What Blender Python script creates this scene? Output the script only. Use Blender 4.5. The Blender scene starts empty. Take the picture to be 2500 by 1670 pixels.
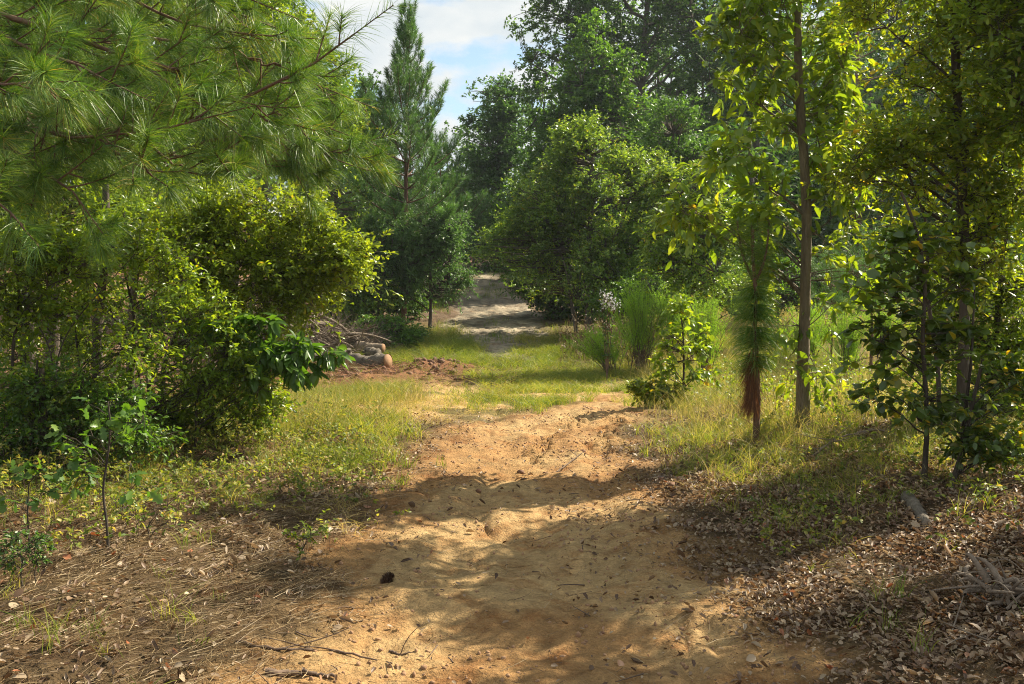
import bpy, math
import numpy as np

# ------------------------------------------------------------------ camera, sky, sun, exposure
scn = bpy.context.scene
COL = scn.collection
F, CU, CV, EYE = 2430.0, 1250.0, 835.0, 1.6
PITCH = math.atan((835 - 690) / F)
cam_d = bpy.data.cameras.new('camera'); cam = bpy.data.objects.new('camera', cam_d); COL.objects.link(cam)
cam.location = (0, 0, EYE); cam.rotation_euler = (math.pi / 2 - PITCH, 0, 0)
cam_d.sensor_width = 36.0; cam_d.lens = F / 2500 * 36.0; cam_d.clip_start = 0.05; cam_d.clip_end = 1000
scn.camera = cam

SUN_AZ, SUN_EL = math.radians(56), math.radians(42)      # azimuth clockwise from +Y (the view), so ahead and to the right
sun_d = bpy.data.lights.new('sun', 'SUN'); sun = bpy.data.objects.new('sun', sun_d); COL.objects.link(sun)
sun_d.energy = 5.0; sun_d.angle = math.radians(0.5); sun_d.color = (1.0, 0.90, 0.72)
sun.rotation_euler = (math.pi / 2 - SUN_EL, 0, math.pi - SUN_AZ)
sun.location = (30, 25, 40)

world = bpy.data.worlds.new('World'); scn.world = world; world.use_nodes = True
wn = world.node_tree; wn.nodes.clear()
def wnode(t, **k):
    n = wn.nodes.new(t)
    for a, b in k.items(): setattr(n, a, b)
    return n
out = wnode('ShaderNodeOutputWorld'); bg = wnode('ShaderNodeBackground'); bg.inputs[1].default_value = 0.125
sky = wnode('ShaderNodeTexSky', sky_type='NISHITA'); sky.sun_disc = False
sky.sun_elevation = SUN_EL; sky.sun_rotation = SUN_AZ; sky.air_density = 1.0; sky.dust_density = 0.9; sky.ozone_density = 1.2
tc = wnode('ShaderNodeTexCoord')
mp = wnode('ShaderNodeMapping'); mp.inputs['Scale'].default_value = (1.0, 1.0, 2.0); mp.inputs['Location'].default_value = (0.085, 0.4, 0.23)
nz = wnode('ShaderNodeTexNoise'); nz.inputs['Scale'].default_value = 8.5; nz.inputs['Detail'].default_value = 9; nz.inputs['Roughness'].default_value = 0.53
rp = wnode('ShaderNodeValToRGB'); rp.color_ramp.elements[0].position = 0.39; rp.color_ramp.elements[1].position = 0.49
nz2 = wnode('ShaderNodeTexNoise'); nz2.inputs['Scale'].default_value = 13.0; nz2.inputs['Detail'].default_value = 5
rp2 = wnode('ShaderNodeValToRGB')
rp2.color_ramp.elements[0].position = 0.35; rp2.color_ramp.elements[0].color = (2.45, 2.7, 2.85, 1)
rp2.color_ramp.elements[1].position = 0.62; rp2.color_ramp.elements[1].color = (3.15, 3.2, 3.15, 1)
mx = wnode('ShaderNodeMix', data_type='RGBA')
L = wn.links.new
L(tc.outputs['Generated'], mp.inputs[0]); L(mp.outputs[0], nz.inputs[0]); L(mp.outputs[0], nz2.inputs[0])
L(nz.outputs[0], rp.inputs[0]); L(nz2.outputs[0], rp2.inputs[0])
tn = wnode('ShaderNodeMix', data_type='RGBA', blend_type='MULTIPLY'); tn.inputs[0].default_value = 1.0; tn.inputs[7].default_value = (0.60, 0.615, 0.585, 1)
L(sky.outputs[0], tn.inputs[6]); L(rp.outputs[0], mx.inputs[0]); L(tn.outputs[2], mx.inputs[6]); L(rp2.outputs[0], mx.inputs[7])
L(mx.outputs[2], bg.inputs[0]); L(bg.outputs[0], out.inputs[0])

scn.view_settings.view_transform = 'Standard'; scn.view_settings.look = 'None'
scn.view_settings.exposure = 1.24; scn.view_settings.gamma = 1.0
cy = scn.cycles
cy.max_bounces = 8; cy.diffuse_bounces = 6; cy.glossy_bounces = 2; cy.transmission_bounces = 4; cy.transparent_max_bounces = 4
cy.filter_width = 1.05; cy.use_denoising = True; cy.denoiser = 'OPENIMAGEDENOISE'; cy.denoising_prefilter = 'NONE'; cy.sample_clamp_indirect = 4.0; cy.volume_bounces = 0

# ------------------------------------------------------------------ numpy helpers
R = np.random.default_rng(11)
def nrm(a): return a / np.maximum(np.linalg.norm(a, axis=-1, keepdims=True), 1e-9)
def sstep(a, b, x):
    t = np.clip((x - a) / (b - a), 0, 1); return t * t * (3 - 2 * t)
def _h(ix, iy, iz, s):
    n = (ix * 374761393 + iy * 668265263 + iz * 2147483647 + s * 1274126177) & 0xffffffff
    n = ((n ^ (n >> 13)) * 1274126177) & 0xffffffff
    n = ((n ^ (n >> 16)) * 2246822519) & 0xffffffff
    return ((n ^ (n >> 15)) & 0xffffff) / float(0xffffff)
def vnoise(p, s=0):
    i = np.floor(p).astype(np.int64); f = p - i; f = f * f * (3 - 2 * f)
    r = 0
    for dx in (0, 1):
        wx = f[..., 0] if dx else 1 - f[..., 0]
        for dy in (0, 1):
            wy = f[..., 1] if dy else 1 - f[..., 1]
            if p.shape[-1] == 2:
                r = r + wx * wy * _h(i[..., 0] + dx, i[..., 1] + dy, 0, s)
            else:
                for dz in (0, 1):
                    wz = f[..., 2] if dz else 1 - f[..., 2]
                    r = r + wx * wy * wz * _h(i[..., 0] + dx, i[..., 1] + dy, i[..., 2] + dz, s)
    return r
def fbm(p, s=0, o=4):
    a, t, r = 1.0, 0.0, 0.0
    for k in range(o):
        r = r + a * vnoise(p * 2 ** k + 17.3 * k, s + k); t += a; a *= 0.5
    return r / t
def at(u, v, d):
    """a point on the sight line through photo position (u, v) at ground distance d"""
    a, b = (u - CU) / F, (CV - v) / F
    c, s = math.cos(PITCH), math.sin(PITCH)
    y, z = c + b * s, -s + b * c
    k = d / y
    return np.array([a * k, d, EYE + z * k])
def X(u, d): return (u - CU) / F * d / math.cos(PITCH)

# ------------------------------------------------------------------ terrain
PY = [1.0, 4.0, 4.8, 7.0, 9.5, 11.0, 12.2, 13.2, 14.4, 15.2]
PL = [-1.1, -1.02, -1.0, -0.95, -0.80, -0.58, 0.05, 0.80, 1.15, 1.45]
PR = [1.25, 1.15, 1.2, 1.15, 1.12, 1.25, 1.35, 1.5, 1.65, 1.7]
QY = [20.0, 22, 25, 30, 35, 40, 50, 64]
QL = [-0.95, -1.2, -1.5, -1.55, -1.45, -1.5, -1.7, -1.6]
QR = [0.35, 0.55, 0.60, 0.50, -0.05, -0.6, -1.0, -0.9]
def near_path(x, y):
    n = (fbm(np.stack([x * 1.9, y * 1.9], -1), 3, 5) - 0.5) * 0.85
    a = np.interp(y, PY, PL); b = np.interp(y, PY, PR)
    return np.minimum(x - a, b - x) + n + np.where(y > 15.2, -9, 0) + np.where(y < -6, -9, 0)
def far_path(x, y):
    n = (fbm(np.stack([x * 1.2, y * 0.5], -1), 5, 4) - 0.5) * .9
    a = np.interp(y, QY, QL); b = np.interp(y, QY, QR)
    return np.minimum(x - a, b - x) + n + np.where(y < 20.2, -9, 0) + np.where(y > 62, -9, 0)
def height(x, y, fine=True):
    x = np.asarray(x, float); y = np.asarray(y, float)
    z = -0.10 * sstep(11, 17, y) + 0.16 * sstep(17, 22, y)
    z = z + np.interp(y, [0, 19.5, 21, 40, 50, 62, 80, 120, 400], [0, 0, .08, 1.65, 2.25, 3.1, 4.8, 6.5, 10])
    c = np.interp(y, [0, 13, 20, 30, 64], [0.1, 0.3, -0.3, -0.5, -1.2])
    dx = x - c
    z = z + 0.26 * sstep(1.0, 3.0, dx) * (1 - sstep(10, 15, y)) + 0.10 * sstep(0.9, 2.2, -dx) * (1 - sstep(9, 14, y))
    z = z - 0.05 * np.exp(-((dx + 0.1) / 0.55) ** 2) * (1 - sstep(12, 14, y))
    wv = 0.12 * np.sin(y * .8)
    for ox in (-0.42, 0.50):
        z = z - 0.030 * np.exp(-((dx - ox - wv) / 0.13) ** 2) * (1 - sstep(11, 13, y)) * (.4 + .9 * sstep(.4, .6, fbm(np.stack([x * .5 + ox, y * .6], -1), 33, 2))) - 0.012 * np.exp(-((dx - ox - wv - .22) / 0.07) ** 2) * (-1) * (1 - sstep(11, 13, y))
    z = z + 1.5 * sstep(3.5, 11, -dx) * sstep(15, 27, y) + 2.5 * sstep(10, 40, -dx) * sstep(15, 40, y)
    z = z + 0.8 * sstep(4, 14, dx) * sstep(26, 45, y)
    p = np.stack([x, y], -1)
    # the scraped up red soil at the foot of the brush pile
    q = (fbm(p * 1.3, 40, 4) - 0.5)
    rb = red_mask(x, y)
    z = z + rb * (0.16 + 0.45 * q + 0.10 * (fbm(p * 6.0, 44, 3) - .5))
    z = z + (fbm(p * 0.35, 8, 3) - 0.5) * 0.22 * sstep(1, 5, np.abs(dx))
    if fine:
        near = 1 - sstep(25, 60, y)
        z = z + near * ((fbm(p * 2.3, 20, 4) - 0.5) * 0.10 + (fbm(p * 8.0, 27, 3) - 0.5) * 0.035 - 0.035 * (1 - np.abs(2 * fbm(p * [2.2, .8], 29, 3) - 1)) ** 6)
        # tyre lugs pressed in the clay
        for (x0, y0, x1, y1) in ((0.05, 8.6, 0.95, 12.6), (0.75, 9.4, 1.45, 12.8)):
            t = (y - y0) / (y1 - y0); xc = x0 + (x1 - x0) * t
            m = np.exp(-((x - xc) / 0.17) ** 4) * sstep(0, .12, t) * (1 - sstep(.85, 1, t)) * sstep(.36, .5, fbm(p * 1.6, 61, 2) + .08)
            z = z + m * (0.042 * np.sign(np.sin((y + 0.45 * np.abs(x - xc)) * 2 * math.pi / 0.19)) - 0.015)
    return z
def red_mask(x, y):
    a = np.exp(-(((x + 3.6) / 2.7) ** 2 + ((y - 16.8) / 1.5) ** 2) ** 1.5)
    b = np.exp(-(((x + 1.6) / 1.1) ** 2 + ((y - 18.3) / .75) ** 2) ** 1.5)
    return np.maximum(a, b * 1.1)
def worn(x, y):
    """bare sandy spots in the grass"""
    m = 0 * x
    n = (fbm(np.stack([x * 2.2, y * 1.6], -1), 66, 4) - .5) * 1.5
    for cx, cy, rx, ry in ((-2.3, 16.2, .75, .6), (-1.15, 14.1, .6, .55), (-.4, 13.2, .7, .45), (1.35, 16.4, .7, .6), (2.3, 17.2, .9, .5), (-.8, 15.5, .8, .5), (.4, 14.5, .6, .5), (-1.7, 12.4, .5, .4)):
        m = np.maximum(m, 1 - sstep(.75, 1.25, ((x - cx) / rx) ** 2 + ((y - cy) / ry) ** 2 + n))
    return m
def gz(x, y): return float(height(np.array([x]), np.array([y]))[0])

# ------------------------------------------------------------------ mesh helpers
def mesh_raw(name, V, quads=None, tris=None, attrs=None, smooth=True):
    me = bpy.data.meshes.new(name)
    V = np.ascontiguousarray(V, np.float32)
    quads = np.zeros((0, 4), np.int32) if quads is None else np.asarray(quads, np.int32)
    tris = np.zeros((0, 3), np.int32) if tris is None else np.asarray(tris, np.int32)
    me.vertices.add(len(V)); me.vertices.foreach_set('co', V.ravel())
    nl = quads.size + tris.size
    me.loops.add(nl); me.loops.foreach_set('vertex_index', np.concatenate([quads.ravel(), tris.ravel()]).astype(np.int32))
    me.polygons.add(len(quads) + len(tris))
    st = np.concatenate([np.arange(len(quads)) * 4, quads.size + np.arange(len(tris)) * 3]).astype(np.int32)
    me.polygons.foreach_set('loop_start', st)
    if smooth: me.polygons.foreach_set('use_smooth', np.ones(len(quads) + len(tris), bool))
    for k, a in (attrs or {}).items():
        a = np.asarray(a, np.float32)
        if a.ndim == 1:
            at_ = me.attributes.new(k, 'FLOAT', 'POINT'); at_.data.foreach_set('value', a)
        else:
            if a.shape[1] == 3: a = np.concatenate([a, np.ones((len(a), 1), np.float32)], 1)
            at_ = me.attributes.new(k, 'FLOAT_COLOR', 'POINT'); at_.data.foreach_set('color', a.ravel())
    me.update(calc_edges=True)
    return me
class Geo:
    """collects pieces of geometry that belong to ONE mesh"""
    def __init__(s): s.V, s.Q, s.T, s.A, s.n = [], [], [], [], 0
    def add(s, V, Q=None, T=None, A=None):
        s.V.append(V)
        if Q is not None and len(Q): s.Q.append(np.asarray(Q) + s.n)
        if T is not None and len(T): s.T.append(np.asarray(T) + s.n)
        s.A.append(np.zeros(len(V)) if A is None else A); s.n += len(V)
    def obj(s, name, mat, parent=None, base=(0, 0, 0), smooth=True):
        V = np.concatenate(s.V) - np.asarray(base)
        me = mesh_raw(name, V, np.concatenate(s.Q) if s.Q else None, np.concatenate(s.T) if s.T else None,
                      {'rnd': np.concatenate(s.A)}, smooth)
        me.materials.append(mat)
        o = bpy.data.objects.new(name, me); COL.objects.link(o)
        if parent is not None: o.parent = parent
        else: o.location = tuple(base)
        return o
def tubes(g, P, rad, sides=6, rough=0.0, rng=R, cap=False):
    """P (N,k,3) polylines with radii (N,k) or (k,)"""
    P = np.asarray(P, float); N, k, _ = P.shape
    rad = np.broadcast_to(np.asarray(rad, float), (N, k))
    T = np.gradient(P, axis=1); T = nrm(T)
    d = nrm(P[:, -1] - P[:, 0])
    ref = np.where(np.abs(d[:, 2:3]) < 0.8, np.array([[0, 0, 1.0]]), np.array([[0.3, 1.0, 0]]))
    A = nrm(np.cross(np.repeat(ref[:, None], k, 1), T)); B = np.cross(T, A)
    ang = np.arange(sides) / sides * 2 * math.pi
    rr = rad[:, :, None] * (1 + rough * (rng.random((N, k, sides)) - 0.5))
    V = P[:, :, None] + rr[..., None] * (A[:, :, None] * np.cos(ang)[None, None, :, None] + B[:, :, None] * np.sin(ang)[None, None, :, None])
    idx = np.arange(N * k * sides).reshape(N, k, sides)
    a = idx[:, :-1]; b = idx[:, 1:]
    Q = np.stack([a, np.roll(a, -1, 2), np.roll(b, -1, 2), b], -1).reshape(-1, 4)
    g.add(V.reshape(-1, 3), Q, None, np.repeat(rng.random(N), k * sides))
    if cap:
        for e in (0, -1):
            c = P[:, e]; ring = V[:, e]
            VV = np.concatenate([c[:, None], ring], 1).reshape(-1, 3)
            j = np.arange(sides); base = (np.arange(N) * (sides + 1))[:, None, None]
            T3 = np.stack([np.zeros(sides, int), 1 + j, 1 + (j + 1) % sides], -1)[None] + base
            g.add(VV, None, T3.reshape(-1, 3), np.full(len(VV), 0.5))
def bez(a, b, c, k=6):
    t = np.linspace(0, 1, k)[:, None]
    if np.ndim(a) == 1: return (1 - t) ** 2 * a + 2 * t * (1 - t) * b + t * t * c
    t = t[None]
    return (1 - t) ** 2 * a[:, None] + 2 * t * (1 - t) * b[:, None] + t * t * c[:, None]
def resample(pts, k):
    pts = np.asarray(pts, float)
    s = np.concatenate([[0], np.cumsum(np.linalg.norm(np.diff(pts, axis=0), axis=1))])
    # catmull-rom style smoothing through the points
    q = np.linspace(0, s[-1], k)
    o = np.stack([np.interp(q, s, pts[:, i]) for i in range(3)], -1)
    for _ in range(2):
        o[1:-1] = 0.25 * o[:-2] + 0.5 * o[1:-1] + 0.25 * o[2:]
    return o

# leaf templates: y is the length, x the width, z the normal
def leaf_tpl(ys, ws, fold=0.18, curl=-0.15):
    V, T, Q = [], [], []
    def mid(y): return (0, y, curl * y * y)
    V.append(mid(0)); ids = [(0,)]
    for y, w in zip(ys, ws):
        m = mid(y); V += [m, (-w, y, m[2] + fold * w * 2), (w, y, m[2] + fold * w * 2)]; ids.append((len(V) - 3, len(V) - 2, len(V) - 1))
    V.append(mid(1)); e = len(V) - 1
    m, l, r = ids[1]; T += [(0, m, l), (0, r, m)]
    for (m, l, r), (m2, l2, r2) in zip(ids[1:-1], ids[2:]): Q += [(m, m2, l2, l), (r, r2, m2, m)]
    m, l, r = ids[-1]; T += [(m, e, l), (r, e, m)]
    return np.array(V, float), np.array(Q, int).reshape(-1, 4), np.array(T, int)
OVAL = leaf_tpl([0.3, 0.68], [0.24, 0.22])
ROUND = leaf_tpl([0.22, 0.6, 0.86], [0.26, 0.36, 0.22], 0.12)
SPOON = leaf_tpl([0.35, 0.72, 0.92], [0.09, 0.21, 0.15], 0.15)
LANCE = leaf_tpl([0.3, 0.65], [0.14, 0.13], 0.2, -0.25)
LOBED = leaf_tpl([0.18, 0.32, 0.45, 0.58, 0.72, 0.88], [0.14, 0.24, 0.13, 0.34, 0.20, 0.22], 0.12, -0.2)
SIMPLE = (np.array([(0, 0, 0), (-0.27, 0.5, 0.06), (0, 1, -0.1), (0.27, 0.5, 0.06)], float), np.zeros((0, 4), int), np.array([(0, 2, 1), (0, 3, 2)]))
DEAD = leaf_tpl([0.3, 0.7], [0.25, 0.24], 0.45, 0.35)
def leaves(g, tpl, pos, axis, normal, size, rng=R, rnd=None, wscale=1.0):
    TV, TQ, TT = tpl; N = len(pos); k = len(TV)
    Y = nrm(axis); Xa = nrm(np.cross(Y, normal)); Z = np.cross(Xa, Y)
    size = np.broadcast_to(size, (N,))[:, None, None]
    zc = (0.3 + 1.5 * rng.random((N, 1, 1)))
    V = pos[:, None] + size * (Xa[:, None] * TV[None, :, 0:1] * wscale + Y[:, None] * TV[None, :, 1:2] + Z[:, None] * TV[None, :, 2:3] * zc)
    off = (np.arange(N) * k)[:, None, None]
    if rnd is None: rnd = rng.random(N)
    g.add(V.reshape(-1, 3), (TQ[None] + off).reshape(-1, 4) if len(TQ) else None, (TT[None] + off).reshape(-1, 3) if len(TT) else None, np.repeat(rnd, k))
def blades(g, base, hgt, wid, lean, rng=R, rnd=None, segs=3, bend=1.0, bias=None):
    """grass blades / needles growing from base; lean (N,3) tip offset direction, hgt length"""
    N = len(base); t = np.linspace(0, 1, segs + 1)
    up = np.array([0, 0, 1.0]) if bias is None else bias
    hgt = np.broadcast_to(hgt, (N,)); wid = np.broadcast_to(wid, (N,))
    C = base[:, None] + hgt[:, None, None] * (up * t[None, :, None] + lean[:, None] * (t ** (1 + bend))[None, :, None])
    side = rng.normal(size=(N, 3)); tang = nrm(C[:, -1] - C[:, 0]); side = nrm(np.cross(side, tang))
    w = wid[:, None] * (1 - 0.85 * t[None, :-1]) * 0.5
    Lf = C[:, :-1] - side[:, None] * w[..., None]; Rt = C[:, :-1] + side[:, None] * w[..., None]
    V = np.concatenate([np.stack([Lf, Rt], 2).reshape(N, -1, 3), C[:, -1:]], 1)
    k = 2 * segs + 1; off = (np.arange(N) * k)[:, None, None]
    Q = np.array([(2 * i, 2 * i + 1, 2 * i + 3, 2 * i + 2) for i in range(segs - 1)]).reshape(-1, 4)
    T = np.array([(2 * segs - 2, 2 * segs - 1, 2 * segs)])
    if rnd is None: rnd = rng.random(N)
    g.add(V.reshape(-1, 3), (Q[None] + off).reshape(-1, 4) if len(Q) else None, (T[None] + off).reshape(-1, 3), np.repeat(rnd, k))

# ------------------------------------------------------------------ materials
def newmat(name):
    m = bpy.data.materials.new(name); m.use_nodes = True; m.node_tree.nodes.clear(); return m, m.node_tree
def mat_leaf(name, cols, trans=0.4, tcol=None, rough=0.42, spec=0.5, var=0.25, gain=1.6):
    """cols: [(pos, (r,g,b)) ...] picked per leaf by the rnd attribute"""
    m, nt = newmat(name); N = nt.nodes.new; Lk = nt.links.new
    a = N('ShaderNodeAttribute'); a.attribute_name = 'rnd'
    r = N('ShaderNodeValToRGB'); e = r.color_ramp.elements
    while len(e) < len(cols): e.new(0.5)
    for k, (p, c) in enumerate(cols): e[k].position = p; e[k].color = (*[min(q * gain, .8) for q in c], 1)
    Lk(a.outputs['Fac'], r.inputs[0])
    ge = N('ShaderNodeNewGeometry'); nz = N('ShaderNodeTexNoise'); nz.inputs['Scale'].default_value = 1.3
    Lk(ge.outputs['Position'], nz.inputs[0])
    hs = N('ShaderNodeHueSaturation'); mr = N('ShaderNodeMapRange'); mr.inputs[1].default_value = 0.3; mr.inputs[2].default_value = 0.7
    mr.inputs[3].default_value = 1 - var; mr.inputs[4].default_value = 1 + var
    Lk(nz.outputs[0], mr.inputs[0]); Lk(mr.outputs[0], hs.inputs['Value']); Lk(r.outputs[0], hs.inputs['Color'])
    p = N('ShaderNodeBsdfPrincipled'); p.inputs['Roughness'].default_value = rough; p.inputs['Specular IOR Level'].default_value = spec
    Lk(hs.outputs[0], p.inputs['Base Color'])
    tr = N('ShaderNodeBsdfTranslucent'); mm = N('ShaderNodeMix'); mm.data_type = 'RGBA'; mm.blend_type = 'MULTIPLY'; mm.inputs[0].default_value = 1.0
    Lk(hs.outputs[0], mm.inputs[6]); mm.inputs[7].default_value = (*(tcol or (2.4, 2.2, 0.9)), 1); Lk(mm.outputs[2], tr.inputs[0])
    ms = N('ShaderNodeMixShader'); ms.inputs[0].default_value = trans
    Lk(p.outputs[0], ms.inputs[1]); Lk(tr.outputs[0], ms.inputs[2])
    o = N('ShaderNodeOutputMaterial'); Lk(ms.outputs[0], o.inputs[0])
    return m
def mat_bark(name, c1, c2, scale=18, bump=0.6, stretch=5.0):
    m, nt = newmat(name); N = nt.nodes.new; Lk = nt.links.new
    g = N('ShaderNodeNewGeometry'); mp = N('ShaderNodeMapping'); mp.inputs['Scale'].default_value = (1, 1, 1 / stretch)
    Lk(g.outputs['Position'], mp.inputs[0])
    n1 = N('ShaderNodeTexNoise'); n1.inputs['Scale'].default_value = scale; n1.inputs['Detail'].default_value = 6; n1.inputs['Roughness'].default_value = 0.65
    n2 = N('ShaderNodeTexNoise'); n2.inputs['Scale'].default_value = scale * 0.2; n2.inputs['Detail'].default_value = 3
    v = N('ShaderNodeTexVoronoi'); v.feature = 'DISTANCE_TO_EDGE'; v.inputs['Scale'].default_value = scale * 1.4
    for n in (n1, n2, v): Lk(mp.outputs[0], n.inputs['Vector'])
    r = N('ShaderNodeValToRGB'); r.color_ramp.elements[0].position = 0.3; r.color_ramp.elements[1].position = 0.7
    r.color_ramp.elements[0].color = (*c1, 1); r.color_ramp.elements[1].color = (*c2, 1)
    ad = N('ShaderNodeMath'); ad.operation = 'ADD'; ml = N('ShaderNodeMath'); ml.operation = 'MULTIPLY'; ml.inputs[1].default_value = 0.5
    Lk(n1.outputs[0], ad.inputs[0]); Lk(n2.outputs[0], ad.inputs[1]); Lk(ad.outputs[0], ml.inputs[0]); Lk(ml.outputs[0], r.inputs[0])
    p = N('ShaderNodeBsdfPrincipled'); p.inputs['Roughness'].default_value = 0.85; Lk(r.outputs[0], p.inputs['Base Color'])
    mi = N('ShaderNodeMath'); mi.operation = 'MINIMUM'; mi.inputs[1].default_value = 0.12; Lk(v.outputs['Distance'], mi.inputs[0])
    a2 = N('ShaderNodeMath'); a2.operation = 'MULTIPLY_ADD'; a2.inputs[1].default_value = 3.0; Lk(mi.outputs[0], a2.inputs[0]); Lk(n1.outputs[0], a2.inputs[2])
    b = N('ShaderNodeBump'); b.inputs['Strength'].default_value = bump; b.inputs['Distance'].default_value = 0.012
    Lk(a2.outputs[0], b.inputs['Height']); Lk(b.outputs[0], p.inputs['Normal'])
    o = N('ShaderNodeOutputMaterial'); Lk(p.outputs[0], o.inputs[0])
    return m
def mat_ground(name):
    m, nt = newmat(name); N = nt.nodes.new; Lk = nt.links.new
    a = N('ShaderNodeAttribute'); a.attribute_name = 'soil'
    g = N('ShaderNodeNewGeometry')
    n1 = N('ShaderNodeTexNoise'); n1.inputs['Scale'].default_value = 9; n1.inputs['Detail'].default_value = 8; n1.inputs['Roughness'].default_value = 0.7
    n2 = N('ShaderNodeTexNoise'); n2.inputs['Scale'].default_value = 70; n2.inputs['Detail'].default_value = 4
    v = N('ShaderNodeTexVoronoi'); v.inputs['Scale'].default_value = 55
    for n in (n1, n2, v): Lk(g.outputs['Position'], n.inputs['Vector'])
    r = N('ShaderNodeMapRange'); r.inputs[1].default_value = 0.3; r.inputs[2].default_value = 0.7; r.inputs[3].default_value = 0.62; r.inputs[4].default_value = 1.28
    Lk(n1.outputs[0], r.inputs[0])
    r2 = N('ShaderNodeMapRange'); r2.inputs[1].default_value = 0.35; r2.inputs[2].default_value = 0.65; r2.inputs[3].default_value = 0.86; r2.inputs[4].default_value = 1.12
    Lk(n2.outputs[0], r2.inputs[0])
    ml = N('ShaderNodeMath'); ml.operation = 'MULTIPLY'; Lk(r.outputs[0], ml.inputs[0]); Lk(r2.outputs[0], ml.inputs[1])
    vm = N('ShaderNodeVectorMath'); vm.operation = 'SCALE'; Lk(a.outputs['Color'], vm.inputs[0]); Lk(ml.outputs[0], vm.inputs['Scale'])
    p = N('ShaderNodeBsdfPrincipled'); p.inputs['Roughness'].default_value = 0.95; p.inputs['Specular IOR Level'].default_value = 0.2
    n3 = N('ShaderNodeTexNoise'); n3.inputs['Scale'].default_value = 3.2; n3.inputs['Detail'].default_value = 11; n3.inputs['Roughness'].default_value = 0.68; n3.inputs['Distortion'].default_value = 0.4
    Lk(g.outputs['Position'], n3.inputs['Vector'])
    r3 = N('ShaderNodeMapRange'); r3.inputs[1].default_value = 0.50; r3.inputs[2].default_value = 0.66; Lk(n3.outputs[0], r3.inputs[0])
    m3 = N('ShaderNodeMix'); m3.data_type = 'RGBA'; m3.blend_type = 'MULTIPLY'; m3.inputs[7].default_value = (.66, .52, .42, 1)
    Lk(r3.outputs[0], m3.inputs[0]); Lk(vm.outputs[0], m3.inputs[6]); Lk(m3.outputs[2], p.inputs['Base Color'])
    ad = N('ShaderNodeMath'); ad.operation = 'MULTIPLY_ADD'; ad.inputs[1].default_value = 0.30; Lk(n2.outputs[0], ad.inputs[0]); Lk(n1.outputs[0], ad.inputs[2])
    ad2 = N('ShaderNodeMath'); ad2.operation = 'MULTIPLY_ADD'; ad2.inputs[1].default_value = 0.05; Lk(v.outputs['Distance'], ad2.inputs[0]); Lk(ad.outputs[0], ad2.inputs[2])
    b = N('ShaderNodeBump'); b.inputs['Strength'].default_value = 1.0; b.inputs['Distance'].default_value = 0.06
    Lk(ad2.outputs[0], b.inputs['Height']); Lk(b.outputs[0], p.inputs['Normal'])
    o = N('ShaderNodeOutputMaterial'); Lk(p.outputs[0], o.inputs[0])
    return m

M = {}
M['ground'] = mat_ground('soil')
M['bark'] = mat_bark('grey_brown_bark', (0.022, 0.016, 0.011), (0.10, 0.074, 0.05))
M['bark_light'] = mat_bark('light_bark', (0.06, 0.045, 0.028), (0.27, 0.21, 0.13), 30, 1.0)
M['bark_pine'] = mat_bark('pine_bark', (0.05, 0.025, 0.015), (0.22, 0.12, 0.07), 22)
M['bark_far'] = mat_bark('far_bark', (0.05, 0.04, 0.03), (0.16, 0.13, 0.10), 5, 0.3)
M['twig'] = mat_bark('twig', (0.05, 0.03, 0.02), (0.17, 0.11, 0.07), 30, 0.2, 1)
M['dry_wood'] = mat_bark('grey_dry_wood', (0.08, 0.055, 0.038), (0.29, 0.225, 0.16), 20, 0.5, 1)
M['log'] = mat_bark('log_bark', (0.045, 0.034, 0.024), (0.20, 0.165, 0.12), 16, 1.0, 1)
M['cut'] = mat_bark('sawn_wood', (0.17, 0.085, 0.04), (0.36, 0.21, 0.10), 30, 0.2, 1)
Y = lambda *c: c
M['yellow_green'] = mat_leaf('yellow_green_leaves', [(0, Y(.045, .085, .010)), (.5, Y(.085, .14, .014)), (.93, Y(.13, .17, .018)), (1, Y(.22, .13, .02))], .46, (2.5, 2.1, .5), .36, .6, .3, 1.65)
M['bright_shrub'] = mat_leaf('bright_shrub_leaves', [(0, Y(.055, .095, .012)), (.5, Y(.10, .145, .016)), (.92, Y(.15, .19, .025)), (1, Y(.26, .18, .04))], .45, (2.3, 2.0, .5), .36, .6)
M['mid_green'] = mat_leaf('mid_green_leaves', [(0, Y(.028, .065, .012)), (.6, Y(.055, .105, .017)), (.95, Y(.09, .14, .02)), (1, Y(.2, .12, .02))], .38, (2.2, 2.3, .6), .40, .5)
M['dark_green'] = mat_leaf('dark_green_leaves', [(0, Y(.019, .040, .011)), (.6, Y(.038, .068, .015)), (.93, Y(.065, .10, .02)), (1, Y(.13, .10, .03))], .36, (2.0, 2.3, .8), .42, .5, .25, 2.1)
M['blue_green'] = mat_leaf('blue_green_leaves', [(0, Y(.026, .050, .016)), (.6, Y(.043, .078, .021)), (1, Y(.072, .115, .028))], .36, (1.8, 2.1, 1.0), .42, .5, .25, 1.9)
M['olive'] = mat_leaf('olive_leaves', [(0, Y(.035, .075, .013)), (.5, Y(.075, .135, .020)), (.85, Y(.13, .19, .028)), (1, Y(.24, .19, .035))], .42, (2.4, 2.0, .6), .30, .9, .3, 1.65)
M['gold'] = mat_leaf('gold_leaves', [(0, Y(.045, .085, .010)), (.5, Y(.085, .13, .013)), (.90, Y(.13, .15, .016)), (1, Y(.24, .15, .02))], .52, (2.6, 2.1, .4), .36, .6, .3, 1.75)
M['round_dark'] = mat_leaf('broad_dark_leaves', [(0, Y(.025, .05, .010)), (.7, Y(.05, .085, .013)), (.85, Y(.12, .13, .014)), (1, Y(.24, .14, .015))], .42, (2.6, 2.2, .4), .34, .7, .3, 1.75)
M['needle'] = mat_leaf('pine_needles', [(0, Y(.022, .060, .010)), (.5, Y(.055, .112, .014)), (.88, Y(.14, .18, .03)), (1, Y(.28, .17, .05))], .25, (2.0, 2.0, .5), .42, .5)
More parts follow.
